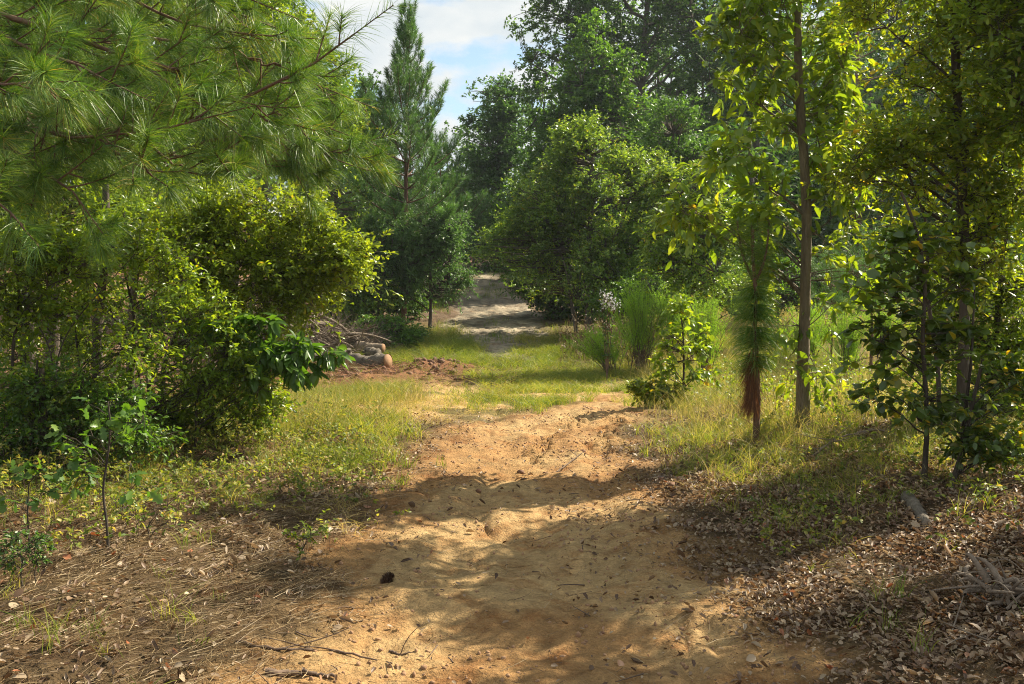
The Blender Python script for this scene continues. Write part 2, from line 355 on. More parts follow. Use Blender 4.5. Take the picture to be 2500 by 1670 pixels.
M['needle_far'] = mat_leaf('far_pine_needles', [(0, Y(.028, .066, .024)), (.6, Y(.05, .10, .03)), (1, Y(.09, .14, .03))], .25, (1.8, 2.0, .7), .45, .5, .25, 1.7)
M['needle_dead'] = mat_leaf('dead_needles', [(0, Y(.09, .04, .017)), (.6, Y(.20, .09, .035)), (1, Y(.34, .18, .07))], .3, (1.6, 1.1, .6), .55, .3, .2, 1.0)
M['feather'] = mat_leaf('feathery_leaves', [(0, Y(.07, .14, .016)), (.6, Y(.13, .21, .024)), (1, Y(.20, .28, .04))], .45, (2.1, 2.0, .6), .5, .3, .2, 1.9)
M['grass'] = mat_leaf('green_grass', [(0, Y(.045, .080, .012)), (.40, Y(.09, .125, .018)), (.62, Y(.16, .17, .03)), (.85, Y(.30, .25, .09)), (1, Y(.20, .12, .05))], .4, (1.9, 1.8, .6), .5, .35)
M['dry_grass'] = mat_leaf('dry_grass', [(0, Y(.06, .09, .015)), (.35, Y(.13, .13, .03)), (.7, Y(.30, .24, .10)), (1, Y(.40, .30, .16))], .4, (1.5, 1.4, .8), .55, .3)
M['cover'] = mat_leaf('low_weed_leaves', [(0, Y(.045, .075, .016)), (.42, Y(.09, .115, .022)), (.66, Y(.17, .18, .035)), (1, Y(.30, .20, .08))], .38, (1.9, 1.9, .6), .5, .3)
M['litter'] = mat_leaf('dead_leaves', [(0, Y(.07, .038, .02)), (.35, Y(.15, .09, .05)), (.7, Y(.25, .175, .105)), (.96, Y(.36, .285, .19)), (1, Y(.30, .09, .03))], .2, (1.3, 1.1, .8), .5, .4, .15, 1.15)
M['straw'] = mat_leaf('pine_straw', [(0, Y(.11, .065, .03)), (.6, Y(.30, .20, .09)), (1, Y(.52, .40, .22))], .1, (1.2, 1.1, .9), .55, .3, .15, .74)
M['flower'] = mat_leaf('white_petals', [(0, Y(.55, .50, .48)), (1, Y(.78, .76, .72))], .3, (1.1, 1.1, 1.1), .6, .2, .05)

# ------------------------------------------------------------------ tagging
def tag(o, label=None, cat=None, group=None, kind=None):
    if label: o['label'] = label
    if cat: o['category'] = cat
    if group: o['group'] = group
    if kind: o['kind'] = kind
    return o
def thing(name, base, label, cat, group=None):
    o = bpy.data.objects.new(name, None); COL.objects.link(o); o.location = tuple(base); o.empty_display_size = 0.2
    return tag(o, label, cat, group)

# ------------------------------------------------------------------ ground sheets
def build_ground():
    rs = [0.4]
    while rs[-1] < 30: rs.append(rs[-1] * 1.0068)
    while rs[-1] < 320: rs.append(rs[-1] * 1.03)
    rs = np.array(rs)
    half = math.radians(36)
    an = np.concatenate([np.linspace(-half, half, 760), np.linspace(half, 2 * math.pi - half, 90)[1:]])[:-1]
    nr, na = len(rs), len(an)
    x = rs[:, None] * np.sin(an)[None]; y = rs[:, None] * np.cos(an)[None]
    z = height(x, y); p = np.stack([x, y], -1)
    V = np.stack([x, y, z], -1).reshape(-1, 3)
    V = np.concatenate([V, [[0, 0, gz(0, 0)]]])
    # soil colours: what each patch of ground is made of
    tan = np.array([.52, .345, .155]); orange = np.array([.40, .225, .088]); pale = np.array([.40, .335, .235])
    duff = np.array([.115, .075, .035]); red = np.array([.22, .105, .048]); turf = np.array([.17, .135, .045])
    n1 = fbm(p * 0.9, 70, 4)[..., None]; n2 = fbm(p * 3.1, 75, 4)[..., None]
    npm = near_path(x, y)[..., None]; fpm = far_path(x, y)[..., None]
    Yb = y[..., None]
    dirt = tan + (orange - tan) * np.clip(sstep(.42, .60, n1) * .9 + (n2 - .5) * 1.8 + (1 - sstep(.0, .55, npm)) * .65, 0, 1)
    dirt = dirt * (0.9 + 0.25 * (n2 - .5)) 
    sand = pale * (0.80 + 1.3 * (n2 - .5)) * (1 - .35 * sstep(.52, .66, fbm(p * [2.5, 1.2], 79, 4)[..., None]))
    out_ = duff * (0.8 + 0.8 * (n2 - .3))
    c = out_
    tm = sstep(10.5, 13, Yb) * (1 - sstep(24, 28, Yb)) * sstep(-7, -5, x[..., None])
    c = c + (turf - c) * tm
    # bare sandy patches in the grass
    bm = sstep(11, 12.5, Yb) * (1 - sstep(15.5, 17, Yb)) * sstep(.50, .56, fbm(p * np.array([.55, 1.0]), 91, 4)[..., None]) * (1 - sstep(2.0, 3.0, np.abs(x[..., None])))
    c = c + (tan * 1.05 - c) * bm
    c = c + (tan * 1.0 - c) * worn(x, y)[..., None]
    rm = np.clip(red_mask(x, y)[..., None] * 1.6, 0, 1)
    c = c + (red * (0.6 + .9 * n2) - c) * rm
    lh = sstep(-4.5, -6.5, x[..., None] + 0 * Yb) * sstep(14, 17, Yb)
    c = c + (np.array([.24, .14, .078]) * (0.5 + 1.0 * n2) - c) * lh * .8
    c = c + (dirt - c) * sstep(-0.35, 0.22, npm + .5 * (n2 - .5))
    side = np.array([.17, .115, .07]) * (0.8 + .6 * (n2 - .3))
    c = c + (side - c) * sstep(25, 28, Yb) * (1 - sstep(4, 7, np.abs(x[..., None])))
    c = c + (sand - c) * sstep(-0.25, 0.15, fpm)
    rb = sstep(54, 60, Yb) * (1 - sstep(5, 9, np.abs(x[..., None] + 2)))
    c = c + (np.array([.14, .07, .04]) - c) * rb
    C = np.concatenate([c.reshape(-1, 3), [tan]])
    i = np.arange(nr * na).reshape(nr, na)
    a = i[:-1]; b = i[1:]
    Q = np.stack([a, b, np.roll(b, -1, 1), np.roll(a, -1, 1)], -1).reshape(-1, 4)[:, ::-1]
    cen = V[Q].mean(1)
    k1 = near_path(cen[:, 0], cen[:, 1]) > 0; k2 = (far_path(cen[:, 0], cen[:, 1]) > 0) & ~k1
    fan = np.array([(nr * na, j, (j + 1) % na) for j in range(na)])
    def part(name, q, tris=None):
        used = np.unique(np.concatenate([q.ravel(), tris.ravel() if tris is not None else np.zeros(0, int)]))
        mp_ = np.full(len(V), -1); mp_[used] = np.arange(len(used))
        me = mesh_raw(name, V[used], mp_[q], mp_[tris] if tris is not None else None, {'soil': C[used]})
        me.materials.append(M['ground'])
        o = bpy.data.objects.new(name, me); COL.objects.link(o); o['kind'] = 'structure'; return o
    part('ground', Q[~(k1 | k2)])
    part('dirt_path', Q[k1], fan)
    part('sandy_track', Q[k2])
build_ground()

# ------------------------------------------------------------------ plant builders
def blob_pts(blobs, d, n, rng, freq=None, thr=0.42, depth=0.8, shell=0.5):
    c = np.array([at(b[0], b[1], d + (b[4] if len(b) > 4 else 0)) for b in blobs])
    r = np.array([(b[2] / F * d, min(max(b[2], b[3]) * depth, 400) / F * d, b[3] / F * d) for b in blobs])
    w = (r[:, 0] * r[:, 2]); w = w / w.sum()
    pts = np.zeros((0, 3)); fr = freq or 2.2 / max(r[:, 0].mean(), .3)
    while len(pts) < n:
        k = rng.choice(len(blobs), n * 2, p=w)
        dr = nrm(rng.normal(size=(n * 2, 3)))
        rad = shell + (1 - shell) * rng.random((n * 2, 1)) ** 0.7
        rad = rad * (0.50 + 0.95 * fbm(dr * 2.2 + k[:, None] * 7.1, 5, 3)[:, None]) * (1 + .22 * (rng.random((n * 2, 1)) < .12))
        p = c[k] + dr * rad * r[k]
        keep = fbm(p * fr, 13, 2) > thr
        pts = np.concatenate([pts, p[keep]])
    pts = pts[:n]
    g = height(pts[:, 0], pts[:, 1], False) + 0.1
    pts[:, 2] = np.maximum(pts[:, 2], g + 0.15 * rng.random(n))
    return pts
def skeleton(g, trunk, C, rng, nl, r_limb, r_tw, k=7, sides=4):
    """limbs from the trunk into the crown and a branch to every leaf cluster"""
    nl = min(nl, len(C)); sel = rng.choice(len(C), nl, replace=False); E = C[sel]
    tz = trunk[:, 2]
    hd = np.linalg.norm(E[:, :2] - np.stack([np.interp(E[:, 2], tz, trunk[:, i]) for i in (0, 1)], -1), axis=1)
    z0 = np.clip(E[:, 2] - 0.75 * hd, tz[0] + 0.18 * (tz[-1] - tz[0]), tz[-1])
    S = np.stack([np.interp(z0, tz, trunk[:, 0]), np.interp(z0, tz, trunk[:, 1]), z0], -1)
    mid = (S + E) / 2 + np.stack([0 * hd, 0 * hd, 0.12 * hd], -1) + rng.normal(size=S.shape) * 0.07 * hd[:, None]
    P = bez(S, mid, E, k)
    P[:, 1:-1] += rng.normal(size=P[:, 1:-1].shape) * 0.02 * hd[:, None, None]
    tubes(g, P, np.linspace(1, 0.25, k)[None] * (r_limb * (0.5 + 0.5 * hd / max(hd.max(), .01)))[:, None], sides)
    nodes = np.concatenate([P[:, 1:].reshape(-1, 3), trunk[len(trunk) // 2:]])
    D = np.linalg.norm(C[:, None] - nodes[None], axis=2) + 1.2 * np.maximum(nodes[None, :, 2] - C[:, None, 2], 0)
    S2 = nodes[D.argmin(1)]; dd = np.linalg.norm(C - S2, axis=1)
    keep = dd > 0.02; S2, E2, dd = S2[keep], C[keep], dd[keep]
    if len(S2):
        P2 = bez(S2, (S2 + E2) / 2 + rng.normal(size=S2.shape) * 0.10 * dd[:, None] + [0, 0, 0.0], E2, 5)
        tubes(g, P2, np.linspace(1.8, 0.7, 5) * r_tw, 3)
def crown(gl, gt, C, center, rng, tw=5, lf=8, tlen=0.35, tpl=OVAL, size=0.08, up=0.15, droop=0.25, out=0.7, tmin=0.2,
          flat=1.0, leafdroop=0.25, spread=0.9, r_tw=0.003, nup=0.55, wscale=1.0, twigs=True):
    N = len(C); o = nrm(C - center)
    D = nrm(o[:, None] * out + rng.normal(size=(N, tw, 3)) * [.8, .8, .8 * flat] + [0, 0, up])
    Ln = tlen * (0.5 + 0.8 * rng.random((N, tw))) * (.7 + .7 * rng.random((N, 1)) ** 2)
    t = tmin + (1 - tmin) * rng.random((N, tw, lf)) ** 0.8
    pos = C[:, None, None] + D[:, :, None] * (Ln[:, :, None] * t)[..., None]
    pos[..., 2] -= droop * Ln[:, :, None] * t * t
    ax = D[:, :, None] * 0.7 + rng.normal(size=pos.shape) * spread * [1, 1, .6]; ax[..., 2] -= leafdroop
    nm = rng.normal(size=pos.shape) * nup; nm[..., 2] += 1.0
    nv = np.repeat(rng.random(N), tw * lf)
    rnd = np.clip(0.72 * rng.random(N * tw * lf) + 0.28 * nv, 0, 1)
    leaves(gl, tpl, pos.reshape(-1, 3), ax.reshape(-1, 3), nm.reshape(-1, 3), size * (0.55 + 0.75 * rng.random(N * tw * lf)), rng, rnd, wscale)
    if twigs:
        s = np.array([0, .35, .7, 1.0])
        P = C[:, None, None] + D[:, :, None] * (Ln[..., None] * s)[..., None]
        P[..., 2] -= droop * Ln[..., None] * s * s
        tubes(gt, P.reshape(-1, 4, 3), np.array([1, .8, .6, .3]) * r_tw, 3)
SEED = [100]
def tree(name, label, cat, trunk_px, d, r0, r1, blobs, n, mat, bark='bark', group=None, nl=10, r_limb=None, r_tw=0.005, depth=0.8,
         freq=None, thr=0.42, shell=0.5, foliage='crown', kw=None, stems=None, dds=None, trunk_name='trunk', extra=None):
    """trunk_px: (u, v) points bottom to top; the first is dropped to the ground"""
    SEED[0] += 1; rng = np.random.default_rng(SEED[0])
    b = at(trunk_px[0][0], trunk_px[0][1], d); b[2] = gz(b[0], d)
    root = thing(name, b, label, cat, group)
    def line(px, dd=0.0):
        p = [np.array([X(px[0][0], d), d, gz(X(px[0][0], d), d) - 0.08])]
        for j, (u, v) in enumerate(px[1:]): p.append(at(u, v, d + dd * (j + 1) / max(len(px) - 1, 1)))
        q = resample(p, 22); q[1:, :2] += (fbm(q[1:] * 1.1 + SEED[0], 3, 2)[:, None] - .5) * 0.25 * r0 * 3
        q[:, 2] = np.maximum.accumulate(q[:, 2] + np.arange(22) * 1e-4)
        return q
    tr = line(trunk_px)
    g = Geo()
    rad = r0 * (1 - np.linspace(0, 1, 22)) ** 0.8 * (1 - r1 / r0) + r1; rad = rad * (1 + 0.55 * np.exp(-np.linspace(0, 1, 22) * 16))
    tubes(g, tr[None], rad[None], 12, 0.12, rng)
    for sp in (stems or []):
        q = line(sp[0]); tubes(g, q[None], (np.linspace(sp[1], sp[1] * .35, 22) * (1 + .4 * np.exp(-np.linspace(0, 1, 22) * 16)))[None], 8, 0.12, rng)
    gt = Geo()
    C = blob_pts(blobs, d, n, rng, freq, thr, depth, shell)
    skeleton(gt, tr, C, rng, nl, r_limb or r0 * 0.45, r_tw)
    gl = Geo(); cen = C.mean(0) - [0, 0, 0.3 * (C[:, 2].max() - C[:, 2].min())]
    crown(gl, gt, C, cen, rng, **(kw or {}))
    g.obj(trunk_name, M[bark], root, b); gt.obj('branches', M[bark], root, b); gl.obj(foliage, M[mat], root, b)
    return root
def needles(g, P, per, ln, rng, t0=0.0, ang=0.8, wid=0.003, droop=0.25, fwd=0.7, segs=2, rnd=None):
    """needles along shoots P (N,k,3)"""
    N, k, _ = P.shape
    t = t0 + (1 - t0) * rng.random((N, per)); f = t * (k - 1); i = np.minimum(f.astype(int), k - 2); w = (f - i)[..., None]
    I = np.arange(N)[:, None]
    pos = P[I, i] * (1 - w) + P[I, i + 1] * w; tg = nrm(P[I, i + 1] - P[I, i])
    rd = nrm(np.cross(tg, rng.normal(size=tg.shape)))
    dr = nrm(tg * fwd + rd * ang * (0.6 + 0.6 * rng.random((N, per, 1))))
    lean = np.zeros_like(dr); lean[..., 2] = -droop * (0.4 + rng.random((N, per)))
    lean += rng.normal(size=lean.shape) * 0.05
    nv = np.clip(0.75 * rng.random(N * per) + 0.25 * np.repeat(rng.random(N), per), 0, 1) if rnd is None else rnd
    blades(g, pos.reshape(-1, 3), ln * (0.7 + 0.45 * rng.random(N * per)), wid, lean.reshape(-1, 3), rng, nv, segs, 1.0, dr.reshape(-1, 1, 3))
def pine(name, label, u, d, vtop, rb, rt=0.01, wlen=1.7, vlow=None, shoots=4, per=46, nlen=0.15, wid=0.006, gap=0.42, mat='needle_far', seed=1,
         lean=0.0, group=None, top=0.85, cat='pine tree', vbase=None, sparse=0.0):
    rng = np.random.default_rng(seed)
    b = at(u, 800, d); b[2] = gz(b[0], d)
    tip = at(u + lean, vtop, d); H = tip[2] - b[2]
    root = thing(name, b, label, cat, group)
    tr = resample([b - [0, 0, .1], b + (tip - b) * .35 + [.03, 0, 0], b + (tip - b) * .7, tip], 24)
    g = Geo(); tubes(g, tr[None], np.linspace(rb, rt, 24)[None], 10, 0.1, rng); g.obj('trunk', M['bark_pine'], root, b)
    zl = b[2] + 0.1 * H if vlow is None else at(u, vlow, d)[2]
    gb, gn = Geo(), Geo(); Sh = []
    z = zl
    while z < tip[2] - 0.15:
        f = (z - zl) / (tip[2] - zl)
        prof = wlen * (1 - f) ** top * (1 - .5 * sstep(.6, .8, f)) * (0.75 + 0.5 * rng.random()) * (0.6 + 0.4 * sstep(0, .15, f)) + 0.18
        nb = rng.integers(4, 7); a0 = rng.random() * 6.28
        c = np.array([np.interp(z, tr[:, 2], tr[:, i]) for i in range(3)])
        for j in range(nb):
            if rng.random() < sparse: continue
            a = a0 + j * 6.283 / nb + rng.normal() * .25; l = prof * (0.7 + 0.5 * rng.random())
            h = np.array([math.cos(a), math.sin(a), 0]); el = 0.25 + 0.9 * f
            e = c + h * l * math.cos(el * .8) + [0, 0, l * (0.25 + 0.95 * f)]
            m = c + h * l * .6 + [0, 0, l * (0.02 + 0.38 * f)]
            P = bez(c, m, e, 7); gb_r = 0.008 + 0.010 * l
            tubes(gb, P[None], np.linspace(gb_r, 0.003, 7)[None], 4)
            Sh.append(bez(P[4], P[5], P[6] + [0, 0, .1], 4))
            ns = max(1, int(shoots * l / 0.55))
            for q in range(ns):
                t = 0.25 + 0.7 * (q + rng.random()) / ns; k = t * 6; i = min(int(k), 5); s = P[i] * (1 - k + i) + P[i + 1] * (k - i)
                td = nrm(P[i + 1] - P[i]); sd = nrm(np.cross(td, [0, 0, 1])) * (1 if q % 2 else -1)
                dr = nrm(td * .8 + sd * (.5 + .5 * rng.random()) + [0, 0, .3 + 1.5 * f] + rng.normal(size=3) * .2)
                ll = (0.22 + 0.28 * l * (1 - t)) * (0.7 + 0.6 * rng.random())
                Q = bez(s, s + dr * ll * .5, s + dr * ll + [0, 0, ll * .25], 4); Sh.append(Q)
        z += gap * (0.8 + 0.4 * rng.random())
    Sh = np.array(Sh); tubes(gb, Sh, np.array([.005, .004, .004, .003]), 3)
    needles(gn, Sh, per, nlen, rng, 0.1, 0.75, wid, 0.12)
    nt = 3; L_ = np.stack([tr[-5], tr[-3], tr[-2], tr[-1] + [0, 0, .1]])[None]
    needles(gn, L_, per * 3, nlen * .8, rng, 0.0, 0.55, wid, 0.05)
    gb.obj('branches', M['bark_pine'], root, b); gn.obj('needles', M[mat], root, b)
    return root
def sway(px, ds):
    return np.array([at(u, v, d) for (u, v), d in zip(px, ds)])

# ================================================================== far trees and woods
S2 = dict(tpl=SIMPLE, twigs=False)
def far(name, label, trunk, d, blobs, n, mat, r0=0.16, **k):
    kw = dict(tw=4, lf=10, tlen=0.55, size=0.13, twigs=False, tpl=SIMPLE); kw.update(k.pop('kw', {}))
    return tree(name, label, 'tree', trunk, d, r0, r0 * .3, blobs, n, mat, k.pop('bark', 'bark_far'), r_tw=0.012, kw=kw, **k)

far('tall_oak_tree', 'dark tall oak standing out against the cloud right of the sky gap', [(1560, 760), (1565, 300), (1575, 60), (1600, -150)], 45,
    [(1335, 85, 85, 80), (1300, 190, 45, 60), (1400, 20, 110, 90), (1520, 20, 170, 150), (1650, 60, 150, 130), (1560, -130, 260, 150), (1480, 130, 120, 70)], 1100, 'dark_green', 0.22,
    nl=22, kw=dict(lf=12, size=0.15), shell=.35)
far('oak_tree', 'dark oak rising behind the slim tree with big leaves, sky showing through its limbs', [(1700, 760), (1690, 400), (1700, 100)], 43,
    [(1720, 60, 120, 110), (1740, 200, 110, 110), (1650, 190, 80, 60), (1760, 340, 130, 120), (1600, 330, 80, 60), (1680, 440, 140, 110), (1620, 560, 160, 130)], 1050, 'dark_green', 0.18, nl=18, kw=dict(lf=12, size=0.15))
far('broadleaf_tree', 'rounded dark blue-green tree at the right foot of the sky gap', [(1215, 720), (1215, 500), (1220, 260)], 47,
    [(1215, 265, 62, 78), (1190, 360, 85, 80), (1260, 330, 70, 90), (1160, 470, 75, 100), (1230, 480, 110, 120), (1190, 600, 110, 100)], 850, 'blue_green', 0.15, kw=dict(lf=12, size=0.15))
far('sweetgum_tree', 'tall bright green tree with hanging leaves, its pointed top right of the clouds', [(1440, 760), (1445, 400), (1450, 120)], 35,
    [(1450, 100, 42, 60), (1445, 190, 90, 90), (1390, 250, 80, 90), (1500, 270, 80, 100), (1350, 350, 90, 90), (1450, 370, 150, 120), (1550, 400, 70, 100), (1330, 480, 90, 90), (1450, 520, 160, 110)], 1250, 'mid_green', 0.14,
    kw=dict(lf=12, size=0.125, leafdroop=.7, tlen=.5, tpl=OVAL), nl=16)
far('small_leaved_oak', 'broad olive-gold small-leaved tree right of the sandy track', [(1440, 790), (1440, 600), (1450, 330)], 24,
    [(1480, 330, 70, 65), (1430, 410, 110, 90), (1540, 430, 90, 90), (1360, 510, 110, 95), (1480, 540, 150, 110), (1590, 540, 80, 100), (1270, 560, 60, 50), (1300, 610, 100, 70), (1400, 660, 150, 80), (1540, 660, 110, 90), (1210, 600, 45, 35), (1600, 440, 60, 60), (1380, 420, 70, 60), (1400, 350, 50, 45)], 2000, 'olive', 0.10,
    kw=dict(tw=5, lf=14, tlen=.42, size=0.060, tpl=OVAL, out=.8, up=.6), nl=30, thr=.48, freq=1.6, stems=[([(1480, 790), (1500, 600), (1560, 420)], .05), ([(1410, 790), (1380, 640), (1330, 540)], .05)], shell=.2)
far('shady_bush', 'low dark green bush overhanging the right edge of the sandy track', [(1350, 770), (1345, 720), (1340, 690)], 27,
    [(1290, 680, 55, 40), (1360, 650, 100, 75), (1430, 700, 100, 70), (1365, 735, 60, 35), (1450, 755, 80, 40), (1500, 700, 80, 70)], 800, 'dark_green', 0.06, kw=dict(tw=4, lf=11, tlen=.35, size=0.075))
far('orange_tinged_tree', 'thin tree with orange tinged top leaves between the olive tree and the slim trunk', [(1690, 850), (1688, 650), (1690, 480)], 19,
    [(1700, 470, 60, 70), (1650, 560, 70, 60), (1730, 560, 60, 80), (1690, 640, 90, 70), (1640, 650, 60, 50), (1610, 450, 40, 50)], 480, 'olive', 0.035, kw=dict(tw=5, lf=10, tlen=.28, size=0.065, tpl=OVAL))
far('undergrowth_tree', 'dark leafy tree closing the woods behind the bend of the sandy track', [(1130, 640), (1125, 560), (1120, 430)], 66,
    [(1130, 470, 90, 110), (1060, 540, 110, 110), (1150, 570, 70, 60), (1230, 600, 90, 70)], 450, 'dark_green', 0.2, kw=dict(lf=12, size=0.19, tlen=.8))
far('roadside_tree', 'mid green tree leaning over the right side of the track near its bend', [(1290, 700), (1280, 600), (1260, 520)], 40,
    [(1270, 580, 75, 65), (1235, 635, 35, 28), (1310, 635, 80, 50), (1280, 520, 80, 70)], 480, 'mid_green', 0.12, kw=dict(lf=12, size=0.11, tlen=.45))
far('shade_tree', 'dark full tree in the second row, between the olive tree and the slim trunk', [(1640, 760), (1640, 600), (1645, 330)], 30,
    [(1640, 330, 80, 90), (1620, 430, 110, 90), (1710, 440, 100, 110), (1660, 540, 130, 100), (1760, 560, 90, 90), (1690, 650, 130, 80)], 900, 'dark_green', 0.12, kw=dict(lf=12, size=0.10, tlen=.42), nl=16)
far('clearing_bush', 'dark green bush under the olive tree behind the tallest feathery shrub', [(1590, 800), (1590, 760), (1590, 720)], 22.5,
    [(1590, 720, 90, 60), (1510, 750, 70, 50), (1660, 720, 70, 60)], 420, 'mid_green', 0.03, kw=dict(lf=9, size=0.06, tlen=.28))
far('clearing_bush', 'pale green bush behind the slim trunk at the back of the clearing', [(1900, 800), (1900, 740), (1900, 690)], 25,
    [(1900, 690, 110, 55), (1800, 700, 90, 50), (2010, 690, 90, 60)], 480, 'mid_green', 0.03, kw=dict(lf=9, size=0.07, tlen=.3))
far('clearing_bush', 'broad green bush behind the bare-stemmed pine sapling', [(2200, 800), (2200, 740), (2200, 670)], 24,
    [(2200, 670, 120, 70), (2110, 700, 90, 50), (2320, 680, 110, 70), (2440, 660, 100, 80)], 600, 'mid_green', 0.03, kw=dict(lf=9, size=0.07, tlen=.3))
far('clearing_bush', 'low bush in front of the dark second-row tree, right of the feathery shrubs', [(1740, 800), (1740, 750), (1740, 710)], 21,
    [(1740, 710, 80, 50), (1820, 730, 60, 40)], 300, 'olive', 0.025, kw=dict(lf=9, size=0.055, tlen=.25))
# left of the track
far('sunlit_oak_tree', 'brown-green oak behind the pine boughs, its round shoulder against the sky', [(560, 800), (570, 500), (620, 100)], 24,
    [(650, 30, 90, 110), (720, 120, 80, 90), (790, 210, 65, 90), (700, 250, 110, 120), (600, 150, 120, 160), (820, 300, 60, 80), (540, 40, 110, 120), (760, 360, 90, 90)], 1300, 'olive', 0.2, nl=20, kw=dict(lf=12, size=0.09, tlen=.35), shell=.35)
far('viny_tree', 'shaded tree hung with yellowing vines above the brush pile', [(800, 800), (810, 650), (820, 480)], 25,
    [(800, 520, 90, 90), (860, 600, 80, 80), (780, 640, 90, 80), (890, 690, 70, 70), (830, 740, 70, 50), (750, 560, 80, 90)], 800, 'olive', 0.08, kw=dict(lf=11, size=0.075, tlen=.35, leafdroop=.8))
far('distant_tree', 'pale green tree behind the left flank of the tall young pine', [(880, 760), (885, 500), (890, 250)], 38,
    [(900, 250, 45, 60), (880, 340, 70, 80), (930, 400, 80, 90), (870, 470, 90, 100), (1010, 500, 80, 90), (960, 560, 110, 100)], 750, 'mid_green', 0.14, kw=dict(lf=12, size=0.11))
far('holly_tree', 'small dark blue-green tree with bare lower trunk beside the sandy track', [(1050, 850), (1052, 740), (1050, 620), (1045, 560)], 25,
    [(1060, 560, 70, 50), (1000, 620, 70, 55), (1080, 615, 50, 50), (1115, 680, 35, 30), (1040, 665, 75, 40), (960, 680, 60, 50), (1080, 712, 45, 18), (930, 600, 70, 70)], 760, 'blue_green', 0.045, bark='bark',
    kw=dict(tw=5, lf=11, tlen=.33, size=0.075, tpl=LANCE, leafdroop=.5), nl=14)
far('leafy_bush', 'low green bush at the right end of the brush pile', [(960, 870), (960, 830), (958, 800)], 21.5,
    [(960, 810, 55, 35), (920, 800, 40, 30), (1000, 825, 35, 30), (950, 840, 60, 25)], 260, 'mid_green', 0.02, kw=dict(tw=4, lf=9, tlen=.22, size=0.055), r_limb=.01)
far('dark_bush', 'shaded bush under the tall young pine trunk', [(990, 800), (990, 760), (985, 720)], 27,
    [(985, 740, 60, 50), (900, 760, 50, 40), (940, 700, 60, 50)], 300, 'dark_green', 0.03, kw=dict(tw=4, lf=10, tlen=.35, size=0.08))
# hazy wood on the right
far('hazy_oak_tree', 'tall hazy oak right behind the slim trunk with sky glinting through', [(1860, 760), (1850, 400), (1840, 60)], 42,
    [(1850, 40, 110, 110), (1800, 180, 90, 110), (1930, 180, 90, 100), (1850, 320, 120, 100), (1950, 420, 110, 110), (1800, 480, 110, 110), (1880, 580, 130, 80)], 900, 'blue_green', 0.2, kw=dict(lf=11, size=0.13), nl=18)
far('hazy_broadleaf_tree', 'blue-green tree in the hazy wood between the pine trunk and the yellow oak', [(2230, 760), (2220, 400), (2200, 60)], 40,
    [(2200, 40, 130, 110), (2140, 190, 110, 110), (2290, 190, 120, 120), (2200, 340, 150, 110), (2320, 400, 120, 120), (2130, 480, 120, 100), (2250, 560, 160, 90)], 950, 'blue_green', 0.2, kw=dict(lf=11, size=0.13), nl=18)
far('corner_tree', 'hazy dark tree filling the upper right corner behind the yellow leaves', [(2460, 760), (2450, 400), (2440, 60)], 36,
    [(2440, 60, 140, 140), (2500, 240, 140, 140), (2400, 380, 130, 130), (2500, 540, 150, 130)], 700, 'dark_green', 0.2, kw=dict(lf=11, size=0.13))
# pines
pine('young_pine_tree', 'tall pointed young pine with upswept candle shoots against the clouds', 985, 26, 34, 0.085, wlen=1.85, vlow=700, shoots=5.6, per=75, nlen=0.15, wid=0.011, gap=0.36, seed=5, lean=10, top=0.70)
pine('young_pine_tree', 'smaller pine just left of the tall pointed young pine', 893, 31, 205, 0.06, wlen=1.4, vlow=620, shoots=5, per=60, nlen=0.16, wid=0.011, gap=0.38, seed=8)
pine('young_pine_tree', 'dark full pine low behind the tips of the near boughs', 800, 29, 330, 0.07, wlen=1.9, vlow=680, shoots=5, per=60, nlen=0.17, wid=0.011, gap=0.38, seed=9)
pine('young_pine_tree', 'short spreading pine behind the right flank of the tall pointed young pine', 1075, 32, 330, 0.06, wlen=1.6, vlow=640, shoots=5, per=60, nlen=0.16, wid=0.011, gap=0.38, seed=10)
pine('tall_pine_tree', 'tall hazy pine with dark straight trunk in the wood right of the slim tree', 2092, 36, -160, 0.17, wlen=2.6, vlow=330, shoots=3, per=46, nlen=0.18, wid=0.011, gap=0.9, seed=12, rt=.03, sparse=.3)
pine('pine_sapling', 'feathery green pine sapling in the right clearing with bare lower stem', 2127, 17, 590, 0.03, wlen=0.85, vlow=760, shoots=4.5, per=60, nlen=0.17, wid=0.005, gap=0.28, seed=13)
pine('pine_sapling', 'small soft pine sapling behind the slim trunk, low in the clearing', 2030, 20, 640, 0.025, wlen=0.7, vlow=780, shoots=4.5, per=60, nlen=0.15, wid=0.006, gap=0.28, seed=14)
pine('pine_sapling', 'hazy pine sapling at the right edge of the clearing', 2480, 18, 560, 0.03, wlen=0.9, vlow=780, shoots=4.5, per=60, nlen=0.16, wid=0.006, gap=0.3, seed=15)
